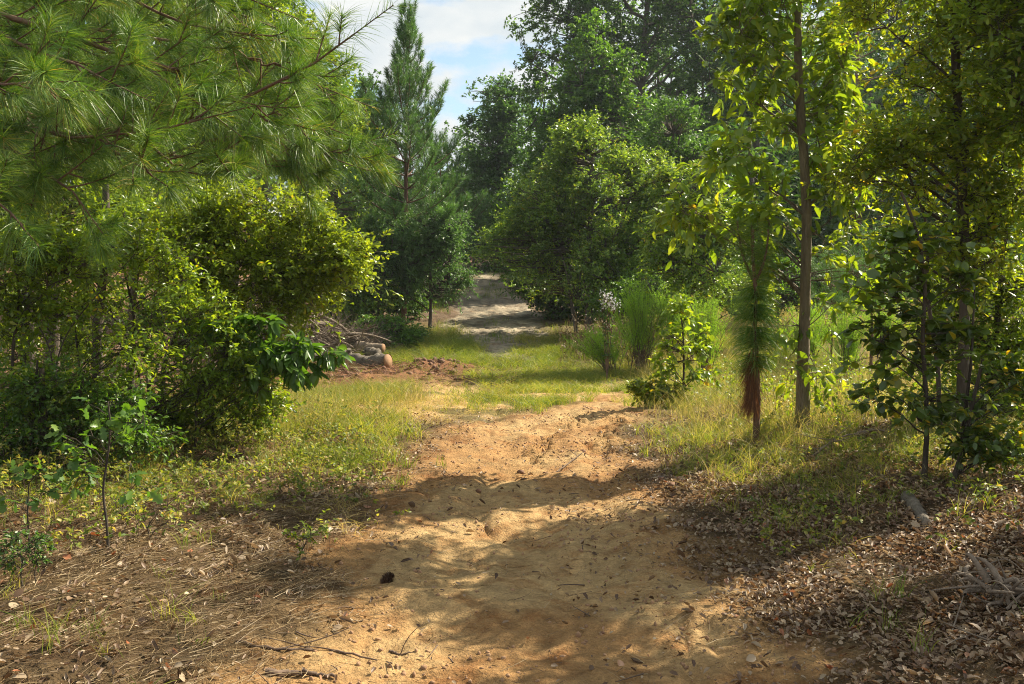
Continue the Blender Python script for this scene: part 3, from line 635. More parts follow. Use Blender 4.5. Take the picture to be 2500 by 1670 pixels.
# the wood beyond, one mass
def woods():
    rng = np.random.default_rng(77); gl, gt = Geo(), Geo(); Cs = []; T = []
    spots = []
    for k in range(90):
        a = rng.uniform(-0.62, 0.62); dd = rng.uniform(58, 84)
        if -0.075 < a < -0.02: continue
        spots.append((dd * math.sin(a), dd * math.cos(a), rng.uniform(9, 15)))
    for k in range(22): spots.append((rng.uniform(-24, -9), rng.uniform(27, 40), rng.uniform(8, 12)))
    for k in range(26): spots.append((rng.uniform(6, 27), rng.uniform(30, 46), rng.uniform(3.5, 7)))
    for k in range(30): spots.append((rng.uniform(5, 30), rng.uniform(50, 60), rng.uniform(12, 18)))
    for x, y, h in spots:
        u = CU + x / y * F
        lim = 16
        if 860 < u < 1250: h = min(h, (690 - np.interp(u, [860, 950, 1010, 1090, 1130, 1230], [330, 430, 520, 500, 380, 300])) / F * y + EYE - gz(x, y))
        h = max(h, 1.5)
        z = gz(x, y); c = np.array([x, y, z + h * .52])
        T.append(resample([(x, y, z - .1), (x + .2, y, z + h * .5), (x, y, z + h * .85)], 6))
        n = 75; dr = nrm(rng.normal(size=(n, 3)))
        Cs.append(c + dr * (0.5 + .5 * rng.random((n, 1))) * [h * .36, h * .36, h * .5])
    C = np.concatenate(Cs)
    crown(gl, gt, C, C.mean(0) * [1, 1, 0], rng, tw=4, lf=11, tlen=1.0, tpl=SIMPLE, size=0.26, twigs=False)
    o = gl.obj('far_woods', M['dark_green']); tag(o, 'dense dark mass of woodland closing the view behind the trees', 'woods', kind='stuff')
    tubes(gt, np.array(T), np.linspace(.16, .05, 6), 5)
    t = gt.obj('far_trunks', M['bark_far'], o)
woods()

# ================================================================== left side, near
def boughs(name, label, base, zt, lines, mat, rng, side=0.28, per=110, nlen=0.17, wid=0.0036, dens=1.0, rb=0.11):
    root = thing(name, base, label, 'pine tree')
    g = Geo(); tr = resample([base - [0, 0, .1], base + [.05, .05, zt * .5], base + [-.05, .1, zt]], 16)
    tubes(g, tr[None], np.linspace(rb, rb * .5, 16)[None], 12, .12, rng); g.obj('trunk', M['bark_pine'], root, base)
    gb, gn = Geo(), Geo(); Sh = []
    for px, ds, r in lines:
        P = resample(sway(px, ds), 16); P[1:-1] += rng.normal(size=(14, 3)) * 0.008
        tubes(gb, P[None], np.linspace(r * 1.25, 0.005, 16)[None], 7, .15, rng)
        Lh = np.linalg.norm(np.diff(P, axis=0), axis=1).sum()
        ns = int(Lh / 0.14 * dens)
        for q in range(ns):
            t = (0.12 + 0.86 * (q + rng.random()) / ns); k = t * 15; i = min(int(k), 14); s = P[i] * (1 - k + i) + P[i + 1] * (k - i)
            td = nrm(P[i + 1] - P[i]); sd = nrm(np.cross(td, rng.normal(size=3)))
            dr = nrm(td * .9 + sd * 1.0 + [0, 0, .12])
            l = side * (0.6 + 1.2 * rng.random()) * (1.25 - .6 * t)
            Q = bez(s, s + dr * l * .55, s + dr * l + td * l * .2 + [0, 0, .06], 5); Sh.append(Q)
            if l > 0.25:
                for _ in range(2):
                    j = rng.integers(1, 4); d2 = nrm(nrm(Q[j + 1] - Q[j]) + rng.normal(size=3) * .6); l2 = l * .55
                    Sh.append(bez(Q[j], Q[j] + d2 * l2 * .5, Q[j] + d2 * l2 + [0, 0, .04], 5))
        Sh.append(np.concatenate([P[-4:], P[-1:] + (P[-1:] - P[-2:-1])]))
    Sh = np.array(Sh); tubes(gb, Sh, np.array([.006, .005, .0045, .004, .003]), 5)
    needles(gn, Sh, per, nlen, rng, 0.45, 0.85, wid, 0.28, segs=3)
    gb.obj('boughs', M['bark_pine'], root, base); gn.obj('needles', M[mat], root, base)
rng = np.random.default_rng(3)
bx, by = -5.0, 6.9
boughs('pine_tree', 'near pine whose long-needled boughs hang across the upper left', np.array([bx, by, gz(bx, by)]), 5.5, [
    ([(-520, -150), (-200, -30), (0, 38), (120, 68), (240, 112), (350, 155), (440, 200), (520, 280)], [6.9, 6.6, 6.3, 6.2, 6.1, 6.0, 5.9, 5.8], .030),
    ([(-520, 0), (-200, 20), (0, 70), (100, 138), (200, 158), (300, 215)], [6.9, 6.5, 6.1, 5.9, 5.7, 5.5], .018),
    ([(-520, 120), (-100, 200), (150, 330), (330, 330), (470, 305), (600, 232), (700, 195), (790, 160), (840, 130), (862, 85)], [6.9, 6.7, 6.5, 6.3, 6.2, 6.1, 6.0, 5.9, 5.9, 5.85], .022),
    ([(-520, 250), (-100, 300), (60, 380), (150, 440), (215, 520)], [6.9, 6.4, 5.9, 5.6, 5.4], .016),
    ([(-520, 200), (0, 300), (100, 325), (250, 345), (400, 315), (515, 285)], [6.9, 6.2, 5.9, 5.7, 5.6, 5.5], .016),
    ([(0, 300), (250, 340), (330, 400), (390, 442)], [6.2, 5.8, 5.6, 5.4], .010),
    ([(350, 155), (470, 170), (600, 260), (680, 305), (745, 312)], [6.0, 6.2, 6.3, 6.3, 6.2], .012),
    ([(-520, -300), (0, -120), (250, -40), (370, 28), (440, 62), (540, 88), (640, 78), (700, 90)], [6.9, 6.9, 6.8, 6.6, 6.5, 6.4, 6.3, 6.3], .018),
    ([(540, 88), (600, 140), (650, 160), (720, 150)], [6.4, 6.5, 6.5, 6.5], .008),
    ([(-520, 330), (-200, 400), (-20, 470), (60, 560)], [6.9, 6.0, 5.3, 5.0], .012),
    ([(-520, 60), (-200, 130), (0, 210), (60, 225), (130, 200)], [6.9, 6.0, 5.2, 5.0, 4.9], .012),
    ([(-520, -260), (-100, -150), (200, -80), (420, -60), (560, -30), (640, 10)], [6.9, 6.6, 6.4, 6.2, 6.0, 5.9], .018),
    ([(330, 330), (420, 400), (500, 430), (590, 400)], [6.3, 6.2, 6.1, 6.0], .008),
], 'needle', rng)
bx, by = -6.3, 9.6
boughs('pine_tree', 'second pine whose bough tips droop beside the tall young pine', np.array([bx, by, gz(bx, by)]), 5.0, [
    ([(-350, 100), (100, 200), (400, 240), (640, 260), (780, 300), (850, 330)], [9.6, 9.3, 9.0, 8.8, 8.6, 8.5], .025),
    ([(-350, 250), (100, 330), (400, 380), (650, 400), (780, 390), (880, 350)], [9.6, 9.3, 9.0, 8.8, 8.6, 8.5], .022),
    ([(-350, 0), (100, 60), (400, 90), (620, 140), (760, 200), (830, 230)], [9.6, 9.4, 9.1, 8.9, 8.8, 8.7], .022),
    ([(400, 380), (560, 330), (680, 340), (720, 390)], [9.0, 8.7, 8.5, 8.4], .010),
    ([(-350, -50), (100, -60), (400, -10), (600, 40), (740, 90)], [9.6, 9.5, 9.3, 9.2, 9.1], .020),
], 'needle', rng, side=.42, per=120, nlen=.18, wid=0.0045)

NK = dict(tw=4, lf=9, tlen=.26, size=.062, tpl=SPOON, out=.5, up=.2, tmin=.3, r_tw=.0022)
tree('water_oak_shrub', 'bright yellow-green small oak beside the left edge of the clearing', 'small tree', [(400, 1085), (395, 900), (470, 720), (560, 560)], 9.8, .027, .010,
     [(620, 560, 130, 85), (720, 600, 110, 90), (800, 640, 90, 60), (840, 620, 70, 45), (560, 640, 140, 100), (680, 700, 120, 70), (740, 720, 80, 60), (470, 600, 120, 100), (600, 760, 110, 55), (500, 500, 100, 60), (860, 690, 50, 25), (740, 520, 60, 45)],
     620, 'bright_shrub', kw=dict(NK, lf=12, size=.060, tlen=.3), nl=26, r_limb=.010, r_tw=.0028, depth=.9, thr=.38, stems=[([(440, 1080), (450, 900), (560, 760), (680, 690)], .016), ([(370, 1085), (355, 880), (380, 700)], .018)])
tree('yellow_green_tree', 'leafy tree glowing yellow-green behind the pine boughs at upper left', 'tree', [(120, 950), (130, 600), (150, 200), (170, -100)], 15.5, .10, .05,
     [(100, 60, 190, 130), (330, 60, 160, 120), (520, 30, 130, 90), (80, 300, 200, 140), (300, 280, 170, 130), (500, 250, 120, 100), (640, 20, 80, 50), (200, 470, 200, 110), (430, 440, 150, 90)], 950, 'yellow_green', kw=dict(NK, lf=11, size=.08, tlen=.34), nl=24, r_limb=.03)
tree('yellow_green_tree', 'dark-trunked oak at the far left edge among the understory leaves', 'tree', [(68, 905), (66, 700), (72, 430), (60, 200)], 13.5, .095, .06,
     [(60, 480, 160, 90), (200, 560, 140, 70), (20, 600, 90, 50), (300, 520, 120, 70)], 360, 'yellow_green', kw=dict(NK, size=.075), r_limb=.02)
tree('understory_tree', 'curved slim tree third from the left edge in front of the bare red slope', 'tree', [(232, 900), (240, 780), (262, 620), (255, 450)], 12.8, .075, .04,
     [(230, 620, 120, 60), (330, 590, 110, 70), (160, 640, 90, 40), (380, 640, 90, 40)], 200, 'yellow_green', kw=dict(NK, size=.075), r_limb=.014)
tree('understory_tree', 'straight slim tree left of the bright small oak', 'tree', [(312, 890), (322, 760), (340, 640), (350, 520)], 12.2, .055, .03,
     [(360, 560, 110, 60), (430, 650, 80, 50)], 170, 'yellow_green', kw=dict(NK, size=.07), r_limb=.012)
tree('leafy_sapling', 'sapling spreading glossy leaves over the lower left thicket', 'sapling', [(305, 1060), (318, 900), (330, 780), (300, 640)], 8.8, .020, .008,
     [(450, 770, 110, 60), (540, 840, 100, 80), (470, 930, 140, 60), (570, 920, 90, 55), (300, 990, 140, 60), (350, 620, 150, 60), (400, 690, 80, 30), (200, 980, 110, 50)], 300, 'yellow_green', kw=dict(NK, size=.055), shell=.1, nl=22, r_limb=.008, r_tw=.0022,
     stems=[([(348, 1075), (358, 960), (400, 850), (560, 790)], .012), ([(330, 1060), (345, 930), (300, 800), (200, 700)], .011)])
tree('leafy_sapling', 'thin forked sapling at the left frame edge with pale green leaves', 'sapling', [(20, 1000), (30, 850), (50, 720), (20, 560)], 8.0, .016, .007,
     [(60, 590, 130, 70), (160, 640, 120, 50), (10, 740, 80, 100), (150, 770, 50, 25), (60, 950, 140, 60), (180, 930, 120, 45), (300, 860, 40, 20)], 290, 'yellow_green', kw=dict(NK, size=.055), shell=.1, nl=18, r_limb=.008, r_tw=.0022,
     stems=[([(130, 960), (125, 850), (60, 740), (0, 650)], .010), ([(60, 1000), (150, 830), (200, 760), (330, 620)], .009)])
tree('leafy_thicket', 'low dark thicket around the shaded stumps at lower left', 'bush', [(110, 1120), (105, 1000), (100, 900)], 7.8, .045, .020,
     [(90, 960, 130, 70), (40, 1050, 110, 60), (180, 1040, 120, 50), (270, 1000, 100, 60), (130, 1130, 130, 50), (330, 1060, 90, 40), (20, 1170, 90, 40)], 300, 'mid_green', kw=dict(NK, lf=8, tlen=.2, size=.048), shell=.1, nl=16, r_limb=.010, r_tw=.002,
     stems=[([(195, 1100), (190, 1020), (200, 930)], .035), ([(60, 1110), (85, 980), (90, 880)], .02)])
tree('leafy_thicket', 'sprawling green thicket at the edge of the left grass', 'bush', [(520, 1090), (515, 1000), (510, 930)], 9.4, .012, .006,
     [(480, 970, 110, 50), (570, 960, 90, 55), (630, 900, 70, 50), (400, 1010, 90, 45), (560, 1040, 90, 35), (640, 990, 60, 35), (450, 1060, 90, 30)], 280, 'yellow_green', kw=dict(NK, lf=8, tlen=.22, size=.052), shell=.1, nl=16, r_limb=.006, r_tw=.002)
tree('slope_shrub', 'sunlit shrub on the red slope seen between the far left trunks', 'bush', [(150, 850), (150, 800), (160, 740)], 17, .02, .01,
     [(60, 740, 90, 50), (160, 770, 80, 45), (240, 720, 60, 40), (20, 830, 80, 40), (170, 850, 80, 30)], 240, 'yellow_green', kw=dict(NK, tlen=.35, size=.08), r_limb=.01)
tree('slope_shrub', 'ragged shrub on the red slope right of the straight slim trunk', 'bush', [(440, 850), (440, 800), (430, 740)], 15.5, .02, .01,
     [(420, 730, 80, 45), (520, 760, 80, 45), (370, 790, 50, 35), (470, 820, 70, 30), (560, 800, 50, 40)], 220, 'mid_green', kw=dict(NK, tlen=.32, size=.075), r_limb=.01)
tree('leafy_sapling', 'wiry sapling with small bright leaves in front of the dark left trunks', 'sapling', [(190, 1040), (195, 900), (180, 780), (150, 640)], 8.4, .012, .005,
     [(120, 800, 110, 60), (230, 750, 110, 60), (60, 870, 90, 50), (250, 850, 90, 50), (350, 850, 70, 50), (360, 750, 60, 50), (130, 700, 100, 40)], 130, 'yellow_green', kw=dict(NK, tw=3, size=.055, tlen=.3), nl=22, r_limb=.006, r_tw=.0025, shell=.1)
# the drooping big-leaved bough
tree('hickory_sapling', 'big drooping dark leaves reaching toward the brush pile', 'sapling', [(470, 1090), (480, 960), (540, 870), (640, 830)], 8.9, .014, .006,
     [(690, 850, 45, 35), (760, 860, 50, 40), (790, 835, 30, 25), (720, 900, 45, 35), (640, 880, 50, 40), (640, 790, 45, 25), (560, 800, 40, 25), (600, 930, 50, 25)], 48, 'mid_green', kw=dict(tw=3, lf=5, tlen=.15, size=.15, tpl=OVAL, leafdroop=1.0, tmin=.5, wscale=.8, nup=.3), nl=10, r_limb=.007)
tree('oak_seedling', 'thin bare-stemmed seedling with lobed leaves standing in the left leaf litter', 'seedling', [(252, 1352), (262, 1280), (250, 1200), (266, 1100), (272, 1040), (264, 980)], 5.6, .0085, .004,
     [(290, 1040, 60, 35), (215, 1080, 50, 30), (310, 1110, 45, 30), (260, 990, 50, 25), (210, 1150, 40, 25), (330, 1170, 40, 20)], 21, 'mid_green', kw=dict(tw=2, lf=3, tlen=.09, size=.075, tpl=LOBED, tmin=.6, nup=.6, leafdroop=.3), nl=9, r_limb=.004, r_tw=.0016)
tree('oak_seedling', 'young lobed-leaf plant low at the left frame edge', 'seedling', [(60, 1330), (66, 1260), (70, 1180)], 5.6, .006, .003,
     [(60, 1180, 60, 30), (20, 1230, 40, 25), (110, 1200, 40, 25), (180, 1120, 45, 25)], 13, 'mid_green', kw=dict(tw=2, lf=3, tlen=.09, size=.075, tpl=LOBED, tmin=.6, nup=.6), nl=7, r_limb=.003, r_tw=.0014)
tree('seedling', 'short dark bushy seedling in the shade at the left frame edge', 'seedling', [(48, 1455), (50, 1410), (55, 1370)], 4.95, .006, .003,
     [(60, 1370, 45, 30), (30, 1400, 30, 25), (90, 1400, 30, 25)], 36, 'dark_green', kw=dict(tw=4, lf=5, tlen=.06, size=.022, tpl=OVAL), nl=8, r_limb=.003, r_tw=.0012, stems=[([(78, 1450), (84, 1400), (92, 1365)], .004)])
tree('seedling', 'leafless little forked seedling in front of the left grass', 'seedling', [(366, 1352), (364, 1310), (360, 1290)], 5.85, .006, .003,
     [(330, 1270, 50, 15), (400, 1280, 45, 12)], 12, 'olive', kw=dict(tw=3, lf=1, tlen=.10, size=.025, tpl=OVAL), nl=8, r_limb=.003, r_tw=.0014)
tree('seedling', 'little yellow-leaved plant at the left margin of the dirt path', 'seedling', [(712, 1400), (725, 1370), (740, 1340)], 5.4, .003, .0015,
     [(735, 1345, 28, 15), (760, 1365, 25, 12), (715, 1375, 25, 12)], 12, 'bright_shrub', kw=dict(tw=3, lf=5, tlen=.05, size=.025, tpl=OVAL), nl=5, r_limb=.002, r_tw=.001)

# ================================================================== right side, near
HK = dict(tw=4, lf=5, tlen=.26, size=.125, tpl=LANCE, out=.5, up=.05, tmin=.35, leafdroop=.45, r_tw=.003, wscale=1.35)
tree('hickory_tree', 'tall slim straight tree with big translucent yellow-green leaves right of the path', 'tree', [(1962, 1062), (1962, 900), (1966, 700), (1972, 560), (1960, 350), (1950, 200), (1948, 60), (1950, -250)], 9.4, .056, .026,
     [(1850, 30, 90, 60), (1960, -60, 120, 90), (2030, 60, 70, 45), (1790, 90, 50, 35), (1830, 215, 110, 40), (1740, 200, 40, 30), (2040, 160, 60, 50), (2010, 270, 60, 40), (1860, 140, 90, 40),
      (1800, 390, 80, 45), (1860, 470, 70, 30), (2040, 340, 60, 40), (1900, 300, 60, 35), (1690, 530, 60, 30), (1780, 540, 90, 28), (1880, 540, 80, 30), (1650, 510, 35, 20), (2030, 420, 60, 40),
      (2070, 660, 50, 30), (2010, 610, 40, 25), (2010, 730, 45, 30), (2060, 500, 60, 30), (1920, 790, 30, 30), (1930, 890, 35, 25), (2000, 900, 40, 25), (1890, 640, 25, 30)],
     235, 'yellow_green', bark='bark_light', kw=HK, nl=34, r_limb=.014, r_tw=.004, depth=.9, thr=.3)
# pine sapling with the skirt of dead needles
def sapling_pine():
    rng = np.random.default_rng(8); d = 9.0
    base = np.array([X(1848, d), d, gz(X(1848, d), d)]); root = thing('pine_sapling', base, 'bottlebrush pine sapling with a rust-brown skirt of dead needles', 'pine sapling')
    tr = resample([base - [0, 0, .05], at(1850, 950, d), at(1842, 800, d), at(1846, 700, d), at(1838, 640, d), at(1838, 560, d)], 20)
    g = Geo(); tubes(g, tr[None], np.linspace(.032, .013, 20)[None] * np.array([1.0] * 20), 10, .2, rng); g.obj('trunk', M['bark_pine'], root, base)
    gb, gn, gd = Geo(), Geo(), Geo()
    # three candle shoots
    sh = [resample([at(1842, 690, d), at(1815, 640, d + .1), at(1805, 590, d + .15), at(1800, 540, d + .15)], 6), resample([at(1842, 690, d), at(1866, 650, d - .1), at(1874, 600, d - .1), at(1876, 560, d - .1)], 6), resample([at(1840, 650, d), at(1838, 600, d), at(1836, 575, d), at(1835, 550, d)], 6),
          resample([at(1842, 700, d), at(1850, 670, d + .3), at(1860, 640, d + .35), at(1864, 600, d + .35)], 6)]
    tubes(gb, np.array(sh), np.linspace(.013, .009, 6), 6, .3, rng)
    needles(gn, np.array(sh), 420, .26, rng, 0.0, .75, .0034, .5, segs=4, fwd=.35)
    for (va, vb, k, ln) in ((905, 865, 420, .24), (850, 800, 620, .30), (785, 745, 560, .31), (735, 700, 420, .27), (880, 720, 260, .26)):
        needles(gn, resample([at(1844, va, d), at(1843, (va + vb) / 2, d), at(1844, vb, d)], 6)[None], k, ln, rng, 0.0, 1.0, .0058, .75, segs=4, fwd=.25)
    low = resample([at(1846, 960, d), at(1843, 880, d), at(1843, 840, d)], 6)[None]
    t = rng.random(1700) ** 1.3; q = resample(low[0], 20)[(t * 19).astype(int)]
    dr = nrm(np.stack([rng.normal(size=1700) * .22 - .36, rng.normal(size=1700) * .25, -.75 + 0 * t], -1))
    blades(gd, q, .25 * (.5 + .8 * rng.random(1700)), .005, rng.normal(size=(1700, 3)) * .08 + [.12, 0, -.15], rng, None, 4, 1.0, dr[:, None])
    gb.obj('candles', M['bark_pine'], root, base); gn.obj('needles', M['needle'], root, base)
    o = gd.obj('dead_needles', M['needle_dead'], root, base); o['label'] = 'rust-brown hanging dead needles'
sapling_pine()
tree('glossy_sapling', 'small glossy-leaved sapling standing alone where the path meets the right grass', 'sapling', [(1668, 990), (1670, 900), (1668, 820), (1660, 740)], 13.0, .018, .007,
     [(1665, 760, 30, 35), (1640, 830, 50, 35), (1700, 830, 40, 35), (1670, 880, 60, 30), (1620, 900, 30, 20), (1710, 910, 40, 20)], 44, 'yellow_green', kw=dict(tw=4, lf=5, tlen=.15, size=.09, tpl=OVAL, leafdroop=.5, tmin=.3, r_tw=.003), nl=12, r_limb=.008)
tree('low_shrub', 'low rusty-tinted shrub at the foot of the glossy sapling', 'shrub', [(1600, 985), (1598, 960), (1600, 930)], 12.8, .008, .004,
     [(1600, 960, 45, 25), (1570, 945, 30, 15), (1640, 970, 30, 18)], 60, 'gold', kw=dict(tw=4, lf=6, tlen=.10, size=.06, tpl=OVAL), nl=8, r_limb=.004)
def fennel(label, u, vtop, d, n, spread, h, seed, group='feathery shrubs in the right clearing', mat='feather', lean=0.0):
    rng = np.random.default_rng(seed); x = X(u, d); base = np.array([x, d, gz(x, d)])
    root = thing('feathery_shrub', base, label, 'shrub', group)
    a = rng.random(n) * 6.28; s = spread * rng.random(n) ** .7
    e = base + np.stack([np.cos(a) * s + lean * rng.random(n), np.sin(a) * s * .7, h * (1 - .45 * (s / spread) ** 1.6 * rng.random(n)) * (0.8 + .25 * rng.random(n))], -1)
    b = base + rng.normal(size=(n, 3)) * [.12, .12, 0] * spread
    P = bez(b, b + (e - b) * [.25, .25, .55], e, 8); gs, gl = Geo(), Geo()
    tubes(gs, P, np.linspace(.007, .002, 8), 4)
    m = 15; t = .30 + .68 * rng.random((n, m)); k = t * 7; i = np.minimum(k.astype(int), 6); w = (k - i)[..., None]; I = np.arange(n)[:, None]
    s0 = P[I, i] * (1 - w) + P[I, i + 1] * w; td = nrm(P[I, i + 1] - P[I, i]); sd = rng.normal(size=td.shape)
    dr = nrm(td * 1.4 + nrm(sd) * .8 + [0, 0, .4]); ln = (.18 + .22 * rng.random((n, m, 1))) * h / 1.4
    Q = bez(s0.reshape(-1, 3), (s0 + dr * ln * .5).reshape(-1, 3), (s0 + dr * ln + [0, 0, .03]).reshape(-1, 3), 4)
    tubes(gl, Q, np.array([.0018, .0016, .0014, .001]), 3)
    needles(gl, Q, 26, .040, rng, 0, .9, .0055, .0, segs=2)
    gs.obj('stems', M['twig'], root, base); gl.obj('foliage', M[mat], root, base)
fennel('bright feathery green shrub, the tallest, right of the grassy clearing', 1562, 700, 18.5, 70, .62, 1.50, 21)
fennel('feathery shrub leaning left toward the white flowers', 1490, 780, 18.0, 34, .5, .80, 22, lean=-.45)
fennel('pale feathery shrub just behind the pine sapling with the brown skirt', 1722, 670, 17.5, 46, .55, 1.35, 23)
fennel('wispy feathery shrub behind the slim tall trunk', 1975, 720, 18.5, 36, .6, 1.2, 24)
fennel('feathery shrub between the slim trunk and the dark round-leaved trees', 2070, 700, 17.0, 36, .6, 1.2, 25)
fennel('soft green feathery shrub below the bare-stemmed pine sapling', 2170, 720, 19.0, 38, .7, 1.2, 26)
fennel('yellowish feathery shrub behind the glossy sapling', 1640, 760, 20.5, 36, .6, 1.3, 27)
def aster():
    rng = np.random.default_rng(4); d = 17.2; x = X(1482, d); base = np.array([x, d, gz(x, d)])
    root = thing('flowering_weed', base, 'tall leafy weed topped with white fluffy flowers left of the feathery shrub', 'wildflower')
    e = np.array([at(u, v, d) for u, v in ((1476, 722), (1490, 738), (1498, 750), (1470, 745), (1484, 728))])
    P = bez(np.repeat(base[None], 5, 0), base + (e - base) * [.6, .6, .6], e, 8)
    g, gl, gf = Geo(), Geo(), Geo(); tubes(g, P, np.linspace(.008, .003, 8), 5)
    n = 150; k = rng.integers(0, 5, n); j = rng.integers(2, 7, n); p = P[k, j]
    leaves(gl, LANCE, p, rng.normal(size=(n, 3)) * [1, 1, .4], rng.normal(size=(n, 3)) * .4 + [0, 0, 1], .09, rng)
    c = np.repeat(e, 24, 0) + rng.normal(size=(120, 3)) * [.07, .07, .05]
    tubes(g, bez(np.repeat(e, 24, 0) - [0, 0, .12], (np.repeat(e, 24, 0) + c) / 2, c, 4), np.full(4, .0016), 3)
    cc = np.repeat(c, 12, 0); blades(gf, cc, .022, .008, rng.normal(size=(len(cc), 3)) * .2, rng, None, 2, 1.0, nrm(rng.normal(size=(len(cc), 1, 3)) + [0, 0, .5]))
    g.obj('stem', M['twig'], root, base); gl.obj('leaves', M['mid_green'], root, base); gf.obj('flowers', M['flower'], root, base)
aster()

OK_ = dict(tw=4, lf=9, tlen=.30, size=.066, tpl=SPOON, out=.3, up=.1, tmin=.3, r_tw=.0024, flat=.6)
tree('yellow_oak_tree', 'oak glowing yellow against the light at the right, trunk behind the round-leaved sapling', 'tree', [(2352, 1130), (2350, 900), (2358, 650), (2345, 400), (2330, 100), (2340, -300), (2360, -600)], 8.2, .045, .025,
     [(2200, 40, 130, 70), (2350, 60, 130, 90), (2460, 20, 110, 80), (2220, 170, 90, 50), (2360, 200, 130, 70), (2480, 220, 90, 90), (2180, 330, 110, 50), (2300, 320, 120, 60), (2430, 350, 110, 80), (2200, 420, 120, 50), (2130, 400, 60, 30), (2340, 450, 120, 70), (2480, 480, 90, 80), (2240, 540, 120, 60), (2400, 600, 110, 70), (2100, 20, 60, 50), (2250, -180, 140, 70)],
     600, 'gold', kw=OK_, nl=36, r_limb=.016, r_tw=.003, depth=.8, thr=.40, stems=[([(2300, 1120), (2290, 900), (2260, 700), (2270, 560), (2200, 380)], .022)])
tree('yellow_oak_tree', 'dense yellow-green oak low at the right frame edge', 'tree', [(2420, 1080), (2430, 900), (2440, 700), (2460, 500)], 9.0, .035, .02,
     [(2440, 700, 110, 80), (2350, 720, 90, 60), (2480, 820, 100, 80), (2380, 850, 110, 70), (2460, 950, 110, 70), (2300, 790, 80, 50), (2380, 1000, 100, 55), (2480, 1070, 90, 50), (2260, 900, 70, 50), (2290, 650, 70, 50)], 380, 'yellow_green', kw=dict(OK_, size=.06), shell=.1, nl=24, r_limb=.012, r_tw=.003, depth=.8)
tree('round_leaved_sapling', 'shaded sapling with broad round leaves arching left over the right grass', 'sapling', [(2262, 1180), (2264, 1060), (2262, 960), (2250, 820), (2262, 700), (2240, 560), (2200, 470)], 6.7, .018, .009,
     [(2180, 700, 80, 35), (2120, 720, 45, 25), (2220, 790, 110, 40), (2130, 810, 60, 30), (2240, 860, 120, 40), (2150, 900, 60, 28), (2320, 820, 60, 45), (2200, 960, 90, 32), (2290, 960, 80, 32), (2110, 960, 35, 22), (2330, 700, 60, 40), (2200, 600, 70, 35), (2290, 590, 60, 35), (2160, 660, 60, 25)],
     95, 'round_dark', kw=dict(tw=3, lf=5, tlen=.17, size=.076, tpl=ROUND, out=.5, up=.05, tmin=.45, leafdroop=.35, nup=.35, r_tw=.0024, flat=.5), nl=26, r_limb=.007, r_tw=.003, depth=.7, thr=.3,
     stems=[([(2340, 1170), (2350, 1060), (2370, 900), (2380, 700)], .016)])
tree('round_leaved_sapling', 'leaning dark-stemmed sapling at the lower right edge of the grass', 'sapling', [(2322, 1200), (2345, 1120), (2370, 1000), (2400, 880)], 6.5, .020, .010,
     [(2400, 1000, 80, 40), (2470, 940, 60, 50), (2440, 1080, 80, 40), (2350, 1080, 60, 30), (2480, 1150, 50, 30), (2300, 1040, 50, 25)], 80, 'round_dark', kw=dict(tw=4, lf=6, tlen=.15, size=.06, tpl=OVAL, out=.5, flat=.5, r_tw=.002), nl=14, r_limb=.006, r_tw=.0025)
tree('overhanging_oak', 'oak at the right edge whose dark branches cross the top corner', 'tree', [(2760, 1250), (2740, 700), (2720, 200), (2700, -200)], 7.6, .07, .04,
     [(2440, 40, 90, 60), (2480, 160, 70, 50), (2400, -40, 120, 60), (2500, 300, 60, 60), (2560, 60, 90, 120), (2600, -100, 160, 140), (2620, 250, 120, 140), (2640, 450, 120, 120), (2420, 210, 60, 25),],
     330, 'yellow_green', kw=dict(OK_, size=.07), nl=26, r_limb=.02, r_tw=.003)
# trees just outside the frame, whose shade falls over the path
tree('overhanging_oak', 'oak just outside the frame on the right that shades the near path', 'tree', [(3300, 1300), (3300, 700), (3280, 100), (3200, -500)], 6.6, .09, .05,
     [(3150, -350, 330, 280), (2900, -150, 200, 180), (3400, -100, 330, 260), (3150, -800, 300, 260), (3300, 300, 260, 200)], 260, 'yellow_green', kw=dict(OK_, size=.09, tlen=.32), nl=26, r_limb=.03, r_tw=.004)

